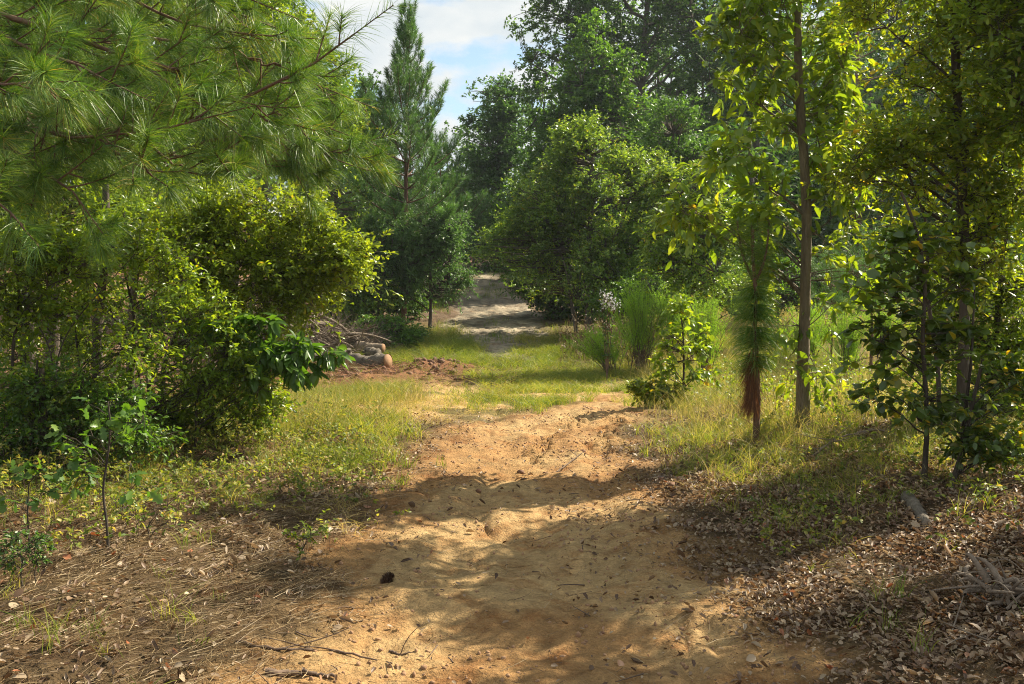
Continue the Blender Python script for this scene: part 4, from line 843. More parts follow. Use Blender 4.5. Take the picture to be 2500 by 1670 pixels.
# ================================================================== ground cover
def scatter(n, x0, x1, y0, y1, dens, rng):
    x = rng.uniform(x0, x1, n); y = rng.uniform(y0, y1, n)
    k = rng.random(n) < dens(x, y); return x[k], y[k]
def P2(x, y): return np.stack([x, y], -1)
def onground(x, y, dz=0.0): return np.stack([x, y, height(x, y) + dz], -1)
def grass():
    rng = np.random.default_rng(31)
    # short green meadow across the clearing, in tufts
    def dm(x, y):
        m = sstep(12.0, 13.5, y) * (1 - sstep(21.5, 24.5, y)) * sstep(-3.6, -2.2, x + 0.25 * (y - 13)) * (1 - .55 * sstep(3.5, 5, x))
        m = np.maximum(m, sstep(9.3, 11.0, y) * (1 - sstep(15, 17, y)) * sstep(-3.9, -3.2, x) * (1 - sstep(-1.6, -.7, x - .0 * y)))
        bare = (sstep(.50, .57, fbm(P2(x * .55, y), 91, 4)) * (1 - sstep(14.5, 16.5, y)) * (1 - sstep(2, 3, np.abs(x))))
        m = m * (1 - sstep(-.15, .12, near_path(x, y))) * (1 - .72 * bare) * (1 - .96 * np.clip(red_mask(x, y) * 3, 0, 1)) * (1 - .9 * worn(x, y))
        m = m * (1 - sstep(.0, .5, far_path(x, y)))
        return m * (0.25 + 1.1 * sstep(.38, .6, fbm(P2(x, y) * 1.5, 95, 3)))
    x, y = scatter(26000, -5, 6.5, 9, 24.5, dm, rng)
    nb = 15; n = len(x)
    hs = 0.10 + 0.16 * fbm(P2(x, y) * .8, 96, 3) ** 1.5 + 0.05 * rng.random(n); hs *= np.where(y < 17, 1.0, 1.15) * np.where(x < -1.2, 1.35, 1)
    bx = np.repeat(x, nb) + rng.normal(size=n * nb) * .045; by = np.repeat(y, nb) + rng.normal(size=n * nb) * .045
    g = Geo(); lean = rng.normal(size=(n * nb, 3)) * [.6, .6, .1]; lean[:, 2] -= .3
    rn = np.clip(.55 * rng.random(n * nb) + .45 * np.repeat(fbm(P2(x, y) * .7, 98, 3), nb), 0, 1)
    blades(g, onground(bx, by, -.01), np.repeat(hs, nb) * (.5 + .8 * rng.random(n * nb)), .0062, lean, rng, rn, 3)
    tag(g.obj('meadow_grass', M['grass']), 'short green grass spreading across the clearing', 'grass', kind='stuff')
    # tall thin grass and dry stalks on the right and the left
    def dr(x, y):
        m = sstep(.2, 1.0, x - np.interp(y, PY, PR) * (y < 15) - 1.6 * (y >= 15)) * sstep(6.6, 8.4, y) * (1 - sstep(28, 34, y))
        return m * (0.3 + sstep(.4, .6, fbm(P2(x, y) * 1.2, 101, 3))) * (1 - .8 * worn(x, y))
    x, y = scatter(13000, 1.0, 16, 6.5, 34, dr, rng)
    x2, y2 = scatter(1300, -4.2, -1.2, 10.0, 14.5, lambda a, b: .5 * sstep(.45, .6, fbm(P2(a, b) * 1.4, 103, 3)) + .1, rng)
    x, y = np.concatenate([x, x2]), np.concatenate([y, y2]); n = len(x); nb = 11
    bx = np.repeat(x, nb) + rng.normal(size=n * nb) * .05; by = np.repeat(y, nb) + rng.normal(size=n * nb) * .05
    h = (.22 + .38 * fbm(P2(x, y) * .9, 105, 3)) * np.where(y < 8.5, .7, 1)
    g = Geo(); lean = rng.normal(size=(n * nb, 3)) * [.45, .45, .08]; lean[:, 2] -= .22
    rn = np.clip(.6 * rng.random(n * nb) + .4 * np.repeat(fbm(P2(x, y) * .6, 107, 3), nb), 0, 1)
    blades(g, onground(bx, by, -.01), np.repeat(h, nb) * (.4 + .9 * rng.random(n * nb)), .0052, lean, rng, rn, 3)
    tag(g.obj('tall_grass', M['dry_grass']), 'tall thin grass and dry stalks along both sides of the clearing', 'grass', kind='stuff')
    # single tufts in the leaf litter
    def dt(x, y):
        return (0.14 + .75 * sstep(.44, .60, fbm(P2(x, y) * .9, 111, 3))) * (1 - sstep(-.55, -.2, near_path(x, y))) * np.where(x > 0, .35 + .65 * sstep(4.5, 6.5, y), .12 + .88 * sstep(5.5, 8.0, y))
    x, y = scatter(11000, -5, 5.5, 3.6, 10.5, dt, rng); n = len(x); nb = 14
    bx = np.repeat(x, nb) + rng.normal(size=n * nb) * .03; by = np.repeat(y, nb) + rng.normal(size=n * nb) * .03
    g = Geo(); lean = rng.normal(size=(n * nb, 3)) * [.5, .5, .1]; lean[:, 2] -= .25
    h = np.repeat(.07 + .17 * rng.random(n) ** 1.6, nb) * (.5 + .8 * rng.random(n * nb))
    rn = np.clip(.5 * rng.random(n * nb) + .45 * np.repeat(rng.random(n), nb), 0, 1)
    blades(g, onground(bx, by, -.01), h, .0045, lean, rng, rn, 4)
    # a brighter patch at the path's left shoulder
    x = rng.normal(-1.45, .28, 90); y = rng.normal(8.45, .28, 90); nb = 14
    bx = np.repeat(x, nb) + rng.normal(size=90 * nb) * .03; by = np.repeat(y, nb) + rng.normal(size=90 * nb) * .03
    lean = rng.normal(size=(90 * nb, 3)) * [.5, .5, .1]; lean[:, 2] -= .2
    blades(g, onground(bx, by, -.01), .08 + .10 * rng.random(90 * nb), .007, lean, rng, .25 + .35 * rng.random(90 * nb), 4)
    tag(g.obj('grass_tufts', M['grass']), 'scattered grass tufts growing through the leaf litter', 'grass', kind='stuff')
    # dry thatch on the left verge and round the worn sand
    x, y = scatter(5200, -6, 5, 6.2, 14.5, lambda a, b: (1 - sstep(-.25, .15, near_path(a, b))) * (.2 + .8 * sstep(.42, .6, fbm(P2(a, b) * 1.1, 127, 3))) * np.where(a < 0, 1, .6), rng)
    n = len(x); nb = 12; bx = np.repeat(x, nb) + rng.normal(size=n * nb) * .045; by = np.repeat(y, nb) + rng.normal(size=n * nb) * .045
    g = Geo(); lean = rng.normal(size=(n * nb, 3)) * [.8, .8, .1]; lean[:, 2] -= .45
    blades(g, onground(bx, by, -.005), .10 * (.4 + 1.2 * rng.random(n * nb)), .0042, lean, rng, .35 + .65 * rng.random(n * nb), 3)
    tag(g.obj('dry_thatch', M['dry_grass']), 'flattened dry straw-coloured grass on the verges of the path', 'dry grass', kind='stuff')
    # grass along the sandy track in the shade
    x, y = scatter(9000, -5, 4, 22, 52, lambda a, b: (1 - sstep(-.3, .2, far_path(a, b))) * .28 * sstep(.42, .6, fbm(P2(a, b) * .8, 121, 3)) + .25 * sstep(.1, .3, far_path(a, b)) * (np.abs(a - np.interp(b, QY, np.add(QL, QR)) / 2) < .35) * sstep(.5, .6, fbm(P2(a, b) * .6, 123, 3)), rng)
    n = len(x); nb = 14; bx = np.repeat(x, nb) + rng.normal(size=n * nb) * .09; by = np.repeat(y, nb) + rng.normal(size=n * nb) * .09
    g = Geo(); lean = rng.normal(size=(n * nb, 3)) * [.35, .35, .08]
    blades(g, onground(bx, by, -.01), .16 * (.4 + .9 * rng.random(n * nb)), .009, lean, rng, .6 * rng.random(n * nb), 2)
    tag(g.obj('verge_grass', M['grass']), 'sparse shaded grass beside and along the middle of the sandy track', 'grass', kind='stuff')
grass()
def cover():
    rng = np.random.default_rng(41); g, gt = Geo(), Geo()
    def dn(x, y):
        xl = x / y
        m = sstep(-.10, -.20, xl) * sstep(4.8, 6.6, y - .25 * (x + 3)) * (1 - sstep(11.5, 13, y))
        m2 = sstep(.20, .34, xl) * sstep(4.6, 6.0, y) * .38
        return np.maximum(m, m2) * (.25 + .9 * sstep(.4, .58, fbm(P2(x, y) * 1.3, 131, 3)))
    x, y = scatter(10500, -7, 6, 5, 13, dn, rng)
    C = onground(x, y); h = .05 + .22 * fbm(P2(x, y) * .8, 133, 2) * rng.random(len(x)) + .12 * sstep(-2.5, -4, x)
    C2 = C + np.stack([0 * h, 0 * h, h], -1)
    tubes(gt, np.stack([C - [0, 0, .01], (C + C2) / 2 + rng.normal(size=C.shape) * .012, C2], 1), .0013, 3)
    crown(g, gt, C2, C2.mean(0) - [0, 0, 30], rng, tw=3, lf=4, tlen=.08, tpl=OVAL, size=.034, up=.3, out=.3, leafdroop=.15, r_tw=.0008, spread=.8)
    o = tag(g.obj('low_weeds', M['cover']), 'low leafy weeds carpeting the ground under the left trees', 'weeds', kind='stuff'); gt.obj('stems', M['twig'], o)
    # weeds among the tall grass on the right
    g, gt = Geo(), Geo()
    x, y = scatter(1500, 1.8, 9, 8, 20, lambda a, b: .7 * sstep(1.0, 2.0, a - .8) * sstep(.42, .6, fbm(P2(a, b) * 1.1, 135, 3)), rng)
    C = onground(x, y); h = .15 + .4 * rng.random(len(x)); C2 = C + np.stack([rng.normal(size=len(h)) * .05, rng.normal(size=len(h)) * .05, h], -1)
    Pm = np.stack([C, (C + C2) / 2, C2], 1); tubes(gt, Pm, .0018, 3)
    N3 = np.concatenate([C + (C2 - C) * f for f in (.45, .7, 1.0)])
    crown(g, gt, N3, N3.mean(0) - [0, 0, 30], rng, tw=2, lf=4, tlen=.10, tpl=OVAL, size=.045, up=.2, out=.1, r_tw=.001, spread=.9)
    o = tag(g.obj('tall_weeds', M['bright_shrub']), 'thin-stemmed yellow-green weeds mixed in the tall grass on the right', 'weeds', kind='stuff'); gt.obj('stems', M['twig'], o)
    # dry brown weeds at the right end of the track
    g = Geo(); x = rng.normal(1.9, .55, 150); y = rng.normal(20.5, .8, 150); C = onground(x, y); hh = .35 + .45 * rng.random(150)
    C2 = C + np.stack([rng.normal(size=150) * .12, rng.normal(size=150) * .1, hh], -1)
    tubes(g, bez(C, (C + C2) / 2 + [0, 0, .05], C2, 5), np.linspace(.005, .0025, 5), 3)
    S = C + (C2 - C) * (.4 + .6 * rng.random((150, 1))); Sr = np.repeat(S, 6, 0)
    E = Sr + rng.normal(size=Sr.shape) * .07 + [0, 0, .09]; tubes(g, bez(Sr, (Sr + E) / 2, E, 3), .002, 3)
    leaves(g, DEAD, E, rng.normal(size=E.shape), rng.normal(size=E.shape), .045, rng)
    tag(g.obj('dry_weeds', M['straw']), 'brown dead weed stalks where the grass meets the right side of the track', 'weeds', kind='stuff')
cover()
def litter():
    rng = np.random.default_rng(51); g = Geo()
    def dn(x, y):
        e = near_path(x, y)
        m = (1 - sstep(-.75, .40, e)) * np.where(x > .5, .75, .40 + .3 * sstep(6.5, 8, y))
        m = m * (1 - sstep(9.5, 12.5, y)) + 0.10 * sstep(11, 12, y) * (1 - sstep(-.3, .1, e))
        return m * (.25 + .95 * sstep(.30, .6, fbm(P2(x, y) * 1.6, 141, 3))) + .03
    x, y = scatter(150000, -6.5, 6.5, 3.2, 13, dn, rng)
    x3, y3 = scatter(90000, .3, 4.6, 3.2, 8.0, dn, rng); x, y = np.concatenate([x, x3]), np.concatenate([y, y3])
    n = len(x); p = onground(x, y, .004 + .02 * rng.random(n))
    ax = rng.normal(size=(n, 3)) * [1, 1, .16]; nm = rng.normal(size=(n, 3)) * .32 + [0, 0, 1]
    big = x > 0
    leaves(g, DEAD, p, ax, nm, .030 * (.35 + 1.1 * rng.random(n) ** 1.5), rng)
    tag(g.obj('leaf_litter', M['litter']), 'curled dead leaves strewn over both sides of the dirt path', 'leaf litter', kind='stuff')
    # bigger curled leaves on top, and broken twigs
    g = Geo(); x, y = scatter(16000, -5, 5.5, 3.2, 10, lambda a, b: dn(a, b) * .55, rng); n = len(x)
    leaves(g, ROUND, onground(x, y, .012 + .015 * rng.random(n)), rng.normal(size=(n, 3)) * [1, 1, .3], rng.normal(size=(n, 3)) * .6 + [0, 0, 1], .022 + .045 * rng.random(n) ** 1.6, rng)
    leaves(g, DEAD, onground(x + .05, y + .03, .012), rng.normal(size=(n, 3)) * [1, 1, .3], rng.normal(size=(n, 3)) * .7 + [0, 0, 1], .03 + .045 * rng.random(n) ** 2, rng, None, .55)
    tag(g.obj('fallen_leaves', M['litter']), 'larger curled brown leaves lying on top of the fine litter', 'fallen leaves', kind='stuff')
    g = Geo(); x, y = scatter(6500, -5, 5.5, 3.2, 12, lambda a, b: .10 + .5 * dn(a, b), rng); n = len(x)
    th = rng.random(n) * 6.28; l = .02 + .16 * rng.random(n) ** 2.5; A = onground(x, y, .006); B = onground(x + np.cos(th) * l, y + np.sin(th) * l, .008 + .02 * rng.random(n))
    tubes(g, bez(A, (A + B) / 2 + rng.normal(size=A.shape) * .1 * l[:, None] * [1, 1, .3] + [0, 0, .004], B, 5), (.0012 + .003 * rng.random(n) ** 3)[:, None] * np.linspace(1.2, .6, 5)[None], 4)
    tag(g.obj('twig_litter', M['twig']), 'small broken twigs scattered over the path and its verges', 'twigs', kind='stuff')
    g = Geo()
    def ds(x, y): return ((1 - sstep(-.4, .25, near_path(x, y))) * np.where(x < 0, 1, .25) + .05) * (.3 + sstep(.3, .55, fbm(P2(x, y) * 1.1, 145, 3)))
    x, y = scatter(80000, -5, 3.5, 3.2, 8.5, ds, rng); n = len(x)
    th = rng.normal(0.15, .8, n) + 2.2 * fbm(P2(x, y) * .9, 147, 2); l = .10 + .12 * rng.random(n)
    p = onground(x, y, .006 + .022 * rng.random(n)); dr = np.stack([np.cos(th), np.sin(th), rng.normal(size=n) * .10], -1)
    blades(g, p, l, .0026, rng.normal(size=(n, 3)) * [.3, .3, .0] - [0, 0, .04], rng, None, 3, 1.0, dr[:, None])
    tag(g.obj('pine_straw', M['straw']), 'fallen brown pine needles matted over the ground at lower left', 'pine straw', kind='stuff')
    # clods, crumbs of clay and chips on the path
    g = Geo(); x, y = scatter(14000, -1.5, 2.2, 3.2, 14, lambda a, b: sstep(-.2, .1, near_path(a, b)) * (.15 + .9 * sstep(.45, .62, fbm(P2(a, b) * 1.7, 151, 3))), rng)
    p = onground(x, y, .0); clod(g, p, .003 + .012 * rng.random(len(x)) ** 4, rng)
    tag(g.obj('clay_crumbs', M['crumb']), 'small crumbs and clods of clay on the dirt path', 'gravel', kind='stuff')
    # chunks of red soil at the pile
    g = Geo(); x = np.concatenate([rng.normal(-3.7, 1.5, 600), rng.normal(-1.7, .6, 260)]); y = np.concatenate([rng.normal(17.2, .6, 600), rng.normal(18.3, .35, 260)])
    clod(g, onground(x, y, 0), .008 + .06 * rng.random(len(x)) ** 4, rng)
    x = rng.normal(-3.0, 1.6, 900); y = rng.normal(17.3, .8, 900); th = rng.random(900) * 3.14; l = .1 + .3 * rng.random(900)
    A = onground(x, y, .02); B = A + np.stack([np.cos(th) * l, np.sin(th) * l * .5, rng.normal(size=900) * .05 + .02], -1)
    tubes(g, bez(A, (A + B) / 2 + [0, 0, .02], B, 4), np.linspace(.006, .003, 4), 3)
    tag(g.obj('red_soil_clods', M['redsoil']), 'scraped red soil, roots and bark crumbs at the foot of the brush pile', 'loose soil', kind='stuff')
def clod(g, p, r, rng):
    ico = np.array([(0, 0, 1), (.89, 0, .45), (.28, .85, .45), (-.72, .53, .45), (-.72, -.53, .45), (.28, -.85, .45), (.72, .53, -.45), (-.28, .85, -.45), (-.89, 0, -.45), (-.28, -.85, -.45), (.72, -.53, -.45), (0, 0, -1)])
    T = np.array([(0, 1, 2), (0, 2, 3), (0, 3, 4), (0, 4, 5), (0, 5, 1), (1, 6, 2), (2, 7, 3), (3, 8, 4), (4, 9, 5), (5, 10, 1), (2, 6, 7), (3, 7, 8), (4, 8, 9), (5, 9, 10), (1, 10, 6), (11, 7, 6), (11, 8, 7), (11, 9, 8), (11, 10, 9), (11, 6, 10)])
    n = len(p); V = p[:, None] + ico[None] * r[:, None, None] * (.65 + .7 * rng.random((n, 12, 1))) * (.6 + .8 * rng.random((n, 1, 3))) + [0, 0, .0]
    g.add(V.reshape(-1, 3), None, (T[None] + (np.arange(n) * 12)[:, None, None]).reshape(-1, 3), np.repeat(rng.random(n), 12))
M['crumb'] = mat_bark('clay_crumb', (.16, .08, .04), (.42, .25, .13), 40, .3, 1)
M['redsoil'] = mat_bark('red_soil', (.08, .035, .018), (.24, .12, .06), 12, .4, 1)
litter()

# ================================================================== brush pile and logs
def brush():
    rng = np.random.default_rng(61); g = Geo(); d = 21.0
    n = 900; t = rng.random(n) ** .9
    # ridge line of the heap, from high at the left to low at the right
    u = 500 + 430 * t; v = 725 + 100 * t ** 1.1; dd = d + rng.normal(size=n) * .6
    top = np.array([at(a, b, c) for a, b, c in zip(u, v + 75 * rng.random(n) + 5, dd)])
    zz = height(top[:, 0], top[:, 1]); top[:, 2] = np.maximum(top[:, 2], zz + .05)
    l = (.4 + 1.2 * rng.random(n)) * (1 - .35 * t); th = rng.normal(-.35, .45, n)
    flip = rng.random(n) < .3; th = np.where(flip, rng.uniform(.2, 1.2, n), th)
    dr = np.stack([np.cos(th), rng.normal(size=n) * .5, np.sin(th)], -1)
    A = top - dr * l[:, None] * .5; B = top + dr * l[:, None] * .5
    for E in (A, B): E[:, 2] = np.maximum(E[:, 2], height(E[:, 0], E[:, 1]) + .03)
    P = bez(A, (A + B) / 2 + rng.normal(size=A.shape) * .14, B, 6)
    tubes(g, P, (.004 + .03 * rng.random(n) ** 3)[:, None] * np.linspace(1.2, .5, 6)[None], 5, .1, rng)
    s = P[:, 3]; s = np.repeat(s, 3, 0); e = s + nrm(rng.normal(size=s.shape) + np.repeat(dr, 3, 0)) * (.15 + .4 * rng.random((len(s), 1)))
    tubes(g, bez(s, (s + e) / 2 + rng.normal(size=s.shape) * .04, e, 4), np.linspace(.005, .002, 4), 3)
    tag(g.obj('brush_pile', M['dry_wood']), 'tangled heap of dry grey branches behind the cut logs', 'brush pile', kind='stuff')
def log(name, label, a, b, r, mat='log', cut='cut', group=None, seed=1, sub=None, taper=.85):
    if group: r = r * 1.3
    rng = np.random.default_rng(seed); a, b = np.array(a, float), np.array(b, float)
    c = (a + b) / 2; k = 14; P = a + (b - a) * np.linspace(0, 1, k)[:, None]; P[1:-1] += rng.normal(size=(k - 2, 3)) * r * .06
    root = thing(name, c, label, 'log', group); g, gc = Geo(), Geo(); s = 18
    tubes(g, P[None], (np.linspace(r, r * taper, k) * (1 + .05 * rng.normal(size=k)))[None], s, .22, rng)
    o = g.obj('bark', M[mat], root, c)
    d = nrm(b - a)
    for e, sg, rr in ((a, -1, r), (b, 1, r * taper)):
        gc = Geo(); t2 = np.arange(18) / 18 * 2 * math.pi; A_ = nrm(np.cross(d, [0, 0, 1.0])); B_ = np.cross(A_, d)
        ring = np.cos(t2)[:, None] * A_ + np.sin(t2)[:, None] * B_
        V = np.concatenate([e - d * sg * .02 + ring * rr * .97, e + d * sg * .012 + ring * rr * .92, [e + d * sg * .014]]); j = np.arange(18); j2 = (j + 1) % 18
        gc.add(V, np.stack([j, j2, j2 + 18, j + 18], -1), np.stack([j + 18, j2 + 18, 36 + 0 * j], -1))
        gc.obj('cut_end', M[cut], root, c, smooth=False)
    if sub is not None:
        gs = Geo(); p0 = a + (b - a) * .4; gs_e = p0 + np.array(sub); tubes(gs, bez(p0, (p0 + gs_e) / 2, gs_e, 4)[None], np.linspace(r * .35, r * .25, 4), 8, .1, rng, cap=True)
        gs.obj('branch_stub', M[mat], root, c)
def lp(u, v, d, r): p = at(u, v, d); p[2] = max(p[2], gz(p[0], p[1]) + r * .75); return p
def slope_brush():
    rng = np.random.default_rng(66); g = Geo(); n = 520
    x = rng.uniform(-13, -4.2, n); y = 15.5 + 6 * rng.random(n) ** 1.3; l = .3 + 1.1 * rng.random(n); th = rng.normal(-.1, .8, n)
    A = onground(x, y, .03 + .25 * rng.random(n) ** 2); B = A + np.stack([np.cos(th) * l, rng.normal(size=n) * .4 * l, np.sin(th) * .35 * l], -1); B[:, 2] = np.maximum(B[:, 2], height(B[:, 0], B[:, 1]) + .03)
    P = bez(A, (A + B) / 2 + rng.normal(size=A.shape) * .12, B, 6); tubes(g, P, (.005 + .03 * rng.random(n) ** 4)[:, None] * np.linspace(1.2, .5, 6)[None], 5, .1, rng)
    tag(g.obj('slope_brush', M['dry_wood']), 'dead branches strewn over the bare red slope behind the left trees', 'brush', kind='stuff')
slope_brush()
brush()
G = 'cut logs by the brush pile'
log('cut_log', 'pale-ended log lying level at the right end of the cut logs', lp(868, 902, 18.6, .13), lp(948, 900, 18.3, .13), .125, group=G, seed=2)
log('cut_log', 'thickest log slanting down to the right, in front of the level log', lp(822, 872, 18.9, .14), lp(889, 908, 18.45, .14), .135, 'log', 'log', group=G, seed=3, sub=(.05, -.12, .22))
log('cut_log', 'short mossy log left of the thickest slanting log', lp(775, 880, 18.4, .12), lp(832, 897, 18.3, .12), .115, 'log', 'log', group=G, seed=4)
log('cut_log', 'bleached log half buried in the brush above the level log', lp(872, 846, 20.2, .09), lp(935, 850, 20.0, .09), .085, 'dry_wood', group=G, seed=5)
log('cut_log', 'dark short log end sticking out under the bleached log', lp(895, 862, 19.6, .09), lp(925, 864, 19.5, .09), .09, 'log', 'log', group=G, seed=6)
log('cut_log', 'long grey trunk lying in the upper left of the brush pile', lp(600, 800, 20.5, .13), lp(745, 835, 20.0, .13), .13, 'dry_wood', group=G, seed=7)
log('cut_log', 'long bleached pole slanting up over the left of the brush pile', lp(690, 800, 20.0, .08), at(800, 790, 20.6), .05, 'dry_wood', group=G, seed=8)
log('dead_log', 'pale weathered log lying in the leaf litter at right', lp(2215, 1262, 6.35, .02), lp(2262, 1325, 5.75, .02), .045, 'log', 'dry_wood', seed=9, taper=.75)
def bark_mound():
    rng = np.random.default_rng(71); g = Geo(); n = 1500; c = at(815, 925, 17.7); c[2] = gz(c[0], c[1])
    t = rng.uniform(-1, 1, n); s = rng.normal(size=n) * .16
    p = c + np.stack([t * .48, s, .20 * (1 - t ** 2) * (1 - np.minimum(np.abs(s) / .4, 1)) * (.6 + .5 * rng.random(n)) + .02], -1)
    l = .10 + .16 * rng.random(n); dr = nrm(np.stack([1 + 0 * l, rng.normal(size=n) * .25, -.25 * t - .15 + rng.normal(size=n) * .08], -1))
    blades(g, p - dr * l[:, None] * .5, l * 1.4, .010, rng.normal(size=(n, 3)) * .08, rng, None, 3, 1.0, dr[:, None])
    tag(g.obj('straw_heap', M['straw']), 'orange-brown heap of fallen pine straw in front of the cut logs', 'straw heap', kind='stuff')
bark_mound()
def stick(label, px, d, r, mat='dry_wood', name='fallen_stick', cat='stick', forks=0, seed=1, dz=None):
    rng = np.random.default_rng(seed); ds = d if isinstance(d, (list, tuple)) else [d] * len(px)
    pts = []
    for k, ((u, v), q) in enumerate(zip(px, ds)):
        x = X(u, q); pts.append([x, q, gz(x, q) + r * .7 + (dz[k] if dz else 0)])
    P = resample(pts, 18); P[1:-1] += rng.normal(size=(16, 3)) * r * .35; g = Geo()
    tubes(g, P[None], np.linspace(r, r * .4, 18)[None], 8, .2, rng, cap=True)
    for _ in range(forks):
        i = rng.integers(4, 15); e = P[i] + nrm(rng.normal(size=3) * [1, 1, .2] + [0, 0, .25]) * (.1 + .2 * rng.random()) * (1 + r * 20)
        tubes(g, bez(P[i], (P[i] + e) / 2 + rng.normal(size=3) * .02, e, 5)[None], np.linspace(r * .45, r * .2, 5), 5)
    base = P[0]; tag(g.obj(name, M[mat], None, base), label, cat)
def gd(v): return EYE / ((v - 690) / F)      # ground distance seen at photo row v on the level
stick('thick dark stick at the bottom left margin of the dirt path', [(640, 1660), (720, 1648), (810, 1655)], [4.0, 4.03, 4.0], .016, 'twig', seed=3)
stick('long thin dead branch running in from the left litter onto the path', [(560, 1610), (650, 1605), (740, 1592), (830, 1600), (915, 1600)], [4.3, 4.25, 4.3, 4.32, 4.28], .009, 'twig', forks=3, seed=4)
stick('dark twig lying on the smooth clay of the path', [(945, 1570), (975, 1575), (1005, 1572)], [4.4, 4.38, 4.4], .006, 'twig', forks=1, seed=5)
stick('small forked twig on the sunlit clay near the tyre marks', [(1360, 1150), (1390, 1120), (1425, 1085)], [8.5, 8.9, 9.4], .007, 'twig', forks=2, seed=6)
stick('arched grey branch sticking out of the shaded grass at right', [(1960, 1180), (2050, 1160), (2150, 1150), (2230, 1165)], [7.9, 8.0, 8.1, 8.0], .010, forks=5, seed=7, dz=[0, .12, .14, 0])
stick('grey stick half hidden in the leaf litter at lower right', [(1845, 1370), (1900, 1375), (1950, 1385)], [5.7, 5.65, 5.6], .007, forks=2, seed=8)
stick('broken brown stick among dead leaves at the right path margin', [(1855, 1508), (1880, 1512), (1910, 1510)], [4.75, 4.72, 4.75], .012, 'twig', seed=9)
stick('long grey dead branch in front of the driftwood tangle', [(2280, 1620), (2350, 1612), (2420, 1640), (2470, 1670)], [4.2, 4.2, 4.1, 4.0], .011, forks=4, seed=10)
stick('pale bent pole lying on the red soil in front of the logs', [(790, 935), (850, 920), (905, 915), (925, 912)], [17.0, 17.2, 17.4, 17.4], .013, 'straw', seed=11, dz=[.03, .08, .1, .1])
stick('thin brown dead stem lying across the red soil', [(770, 950), (830, 948), (900, 945)], [16.6, 16.6, 16.7], .010, 'twig', seed=12, dz=[.03, .05, .04])
def tangle():
    rng = np.random.default_rng(81); g = Geo(); c = np.array([X(2465, 4.45), 4.45, 0]); c[2] = gz(c[0], c[1])
    for k in range(30):
        a = rng.random() * 6.28; l = .08 + .26 * rng.random(); s = c + rng.normal(size=3) * [.06, .06, 0] + [0, 0, .02 + .1 * rng.random()]
        e = s + np.array([math.cos(a) * l, math.sin(a) * l * .7, rng.uniform(-.05, .12)]); m = (s + e) / 2 + [0, 0, .01 + .05 * rng.random()] + rng.normal(size=3) * .05
        e[2] = max(e[2], gz(e[0], e[1]) + .01)
        r = .004 + .014 * rng.random() ** 2; tubes(g, bez(s, m, e, 9)[None], np.linspace(r * 1.2, r * .4, 9), 8, .25, rng)
    tag(g.obj('driftwood_tangle', M['dry_wood'], None, c), 'twisted grey root tangle in the bottom right corner', 'dead roots')
tangle()
def cone():
    rng = np.random.default_rng(91); p = np.array([X(940, 5.35), 5.35, 0]); p[2] = gz(p[0], p[1]); g = Geo()
    n = 110; t = np.arange(n) / n; a = t * n * 2.4; ax = np.array([.75, .3, .5]); ax = ax / np.linalg.norm(ax); u_ = nrm(np.cross(ax, [0, 0, 1])); v_ = np.cross(ax, u_)
    rad = .024 * np.sin(np.pi * np.clip(t * .85 + .12, 0, 1)) ** .7
    rd = u_[None] * np.cos(a)[:, None] + v_[None] * np.sin(a)[:, None]; q = p + [0, 0, .018] + ax * (t[:, None] - .5) * .085
    leaves(g, ROUND, q + rd * rad[:, None] * .2, rd + ax * .6, ax - rd * .3, rad * 1.25 + .004, rng)
    tubes(g, (p + [0, 0, .018] + ax * np.linspace(-.5, .5, 5)[:, None] * .08)[None], np.array([.004, .012, .014, .010, .003]), 8)
    tag(g.obj('pine_cone', M['bark_pine'], None, p), 'small brown pine cone at the left margin of the path', 'pine cone')
cone()
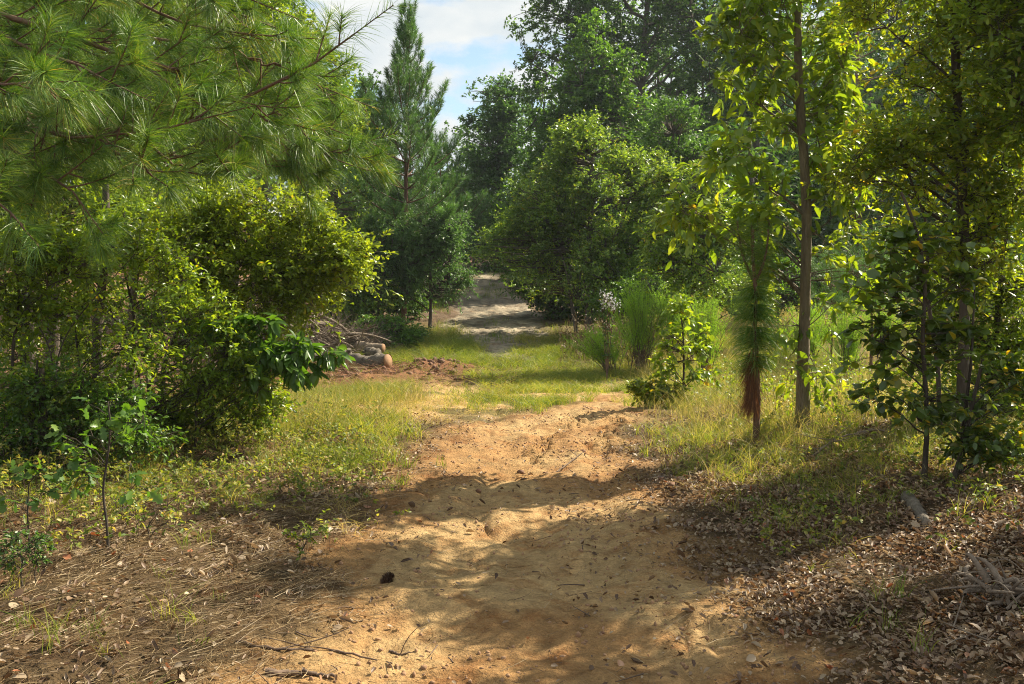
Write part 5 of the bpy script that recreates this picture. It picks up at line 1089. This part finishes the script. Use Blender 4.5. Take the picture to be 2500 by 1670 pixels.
def rock(label, u, d, r, seed):
    rng = np.random.default_rng(seed); x = X(u, d); p = np.array([x, d, gz(x, d) + r * .3]); g = Geo()
    bm_n = 90; i = np.arange(bm_n) + .5; ph = np.arccos(1 - 2 * i / bm_n)
    th = np.linspace(0, 2 * math.pi, 13)[:-1]; la = np.linspace(0.15, math.pi - .15, 8)
    V = np.stack([np.outer(np.sin(la), np.cos(th)), np.outer(np.sin(la), np.sin(th)), np.outer(np.cos(la), np.ones(12)) * .75], -1).reshape(-1, 3)
    V = V * (.7 + .6 * fbm(V * 1.4 + seed * 3.3, 2, 3))[:, None] * r + p
    i = np.arange(96).reshape(8, 12); Q = np.stack([i[:-1], np.roll(i[:-1], -1, 1), np.roll(i[1:], -1, 1), i[1:]], -1).reshape(-1, 4)
    tp = V[:12].mean(0); V = np.concatenate([V, [tp, V[84:96].mean(0)]]); T = [(96, j, (j + 1) % 12) for j in range(12)] + [(97, 84 + (j + 1) % 12, 84 + j) for j in range(12)]
    g.add(V, Q, np.array(T)); tag(g.obj('clay_clod', M['redsoil'], None, p, smooth=False), label, 'clod')
rock('dark clod standing on the sunlit clay in the middle of the path', 1272, 8.6, .032, 1)
rock('lone clod on the left half of the sunlit clay', 1168, 7.9, .026, 2)
rock('big brown clod at the right edge of the sunlit path', 1642, 7.7, .040, 3)
rock('dark clod near the tyre marks', 1425, 9.6, .028, 4)
rock('small clod in the shade low on the right half of the path', 1475, 4.6, .012, 5)

# ================================================================== humid air between here and the far wood
def haze():
    x, y0, y1, z0, z1 = 110, -8, 150, -2.5, 34
    V = np.array([(a, b, c) for a in (-x, x) for b in (y0, y1) for c in (z0, z1)], float)
    Q = np.array([(0, 1, 3, 2), (4, 6, 7, 5), (0, 4, 5, 1), (2, 3, 7, 6), (0, 2, 6, 4), (1, 5, 7, 3)])
    me = mesh_raw('haze', V, Q, smooth=False); m, nt = newmat('haze_air')
    v = nt.nodes.new('ShaderNodeVolumePrincipled'); v.inputs['Color'].default_value = (.80, .90, 1.0, 1); v.inputs['Density'].default_value = 0.0004; v.inputs['Anisotropy'].default_value = 0.35
    o_ = nt.nodes.new('ShaderNodeOutputMaterial'); nt.links.new(v.outputs[0], o_.inputs['Volume']); me.materials.append(m)
    o = bpy.data.objects.new('haze', me); COL.objects.link(o); tag(o, 'thin bluish haze in the air between the trees', 'haze', kind='stuff')
haze()
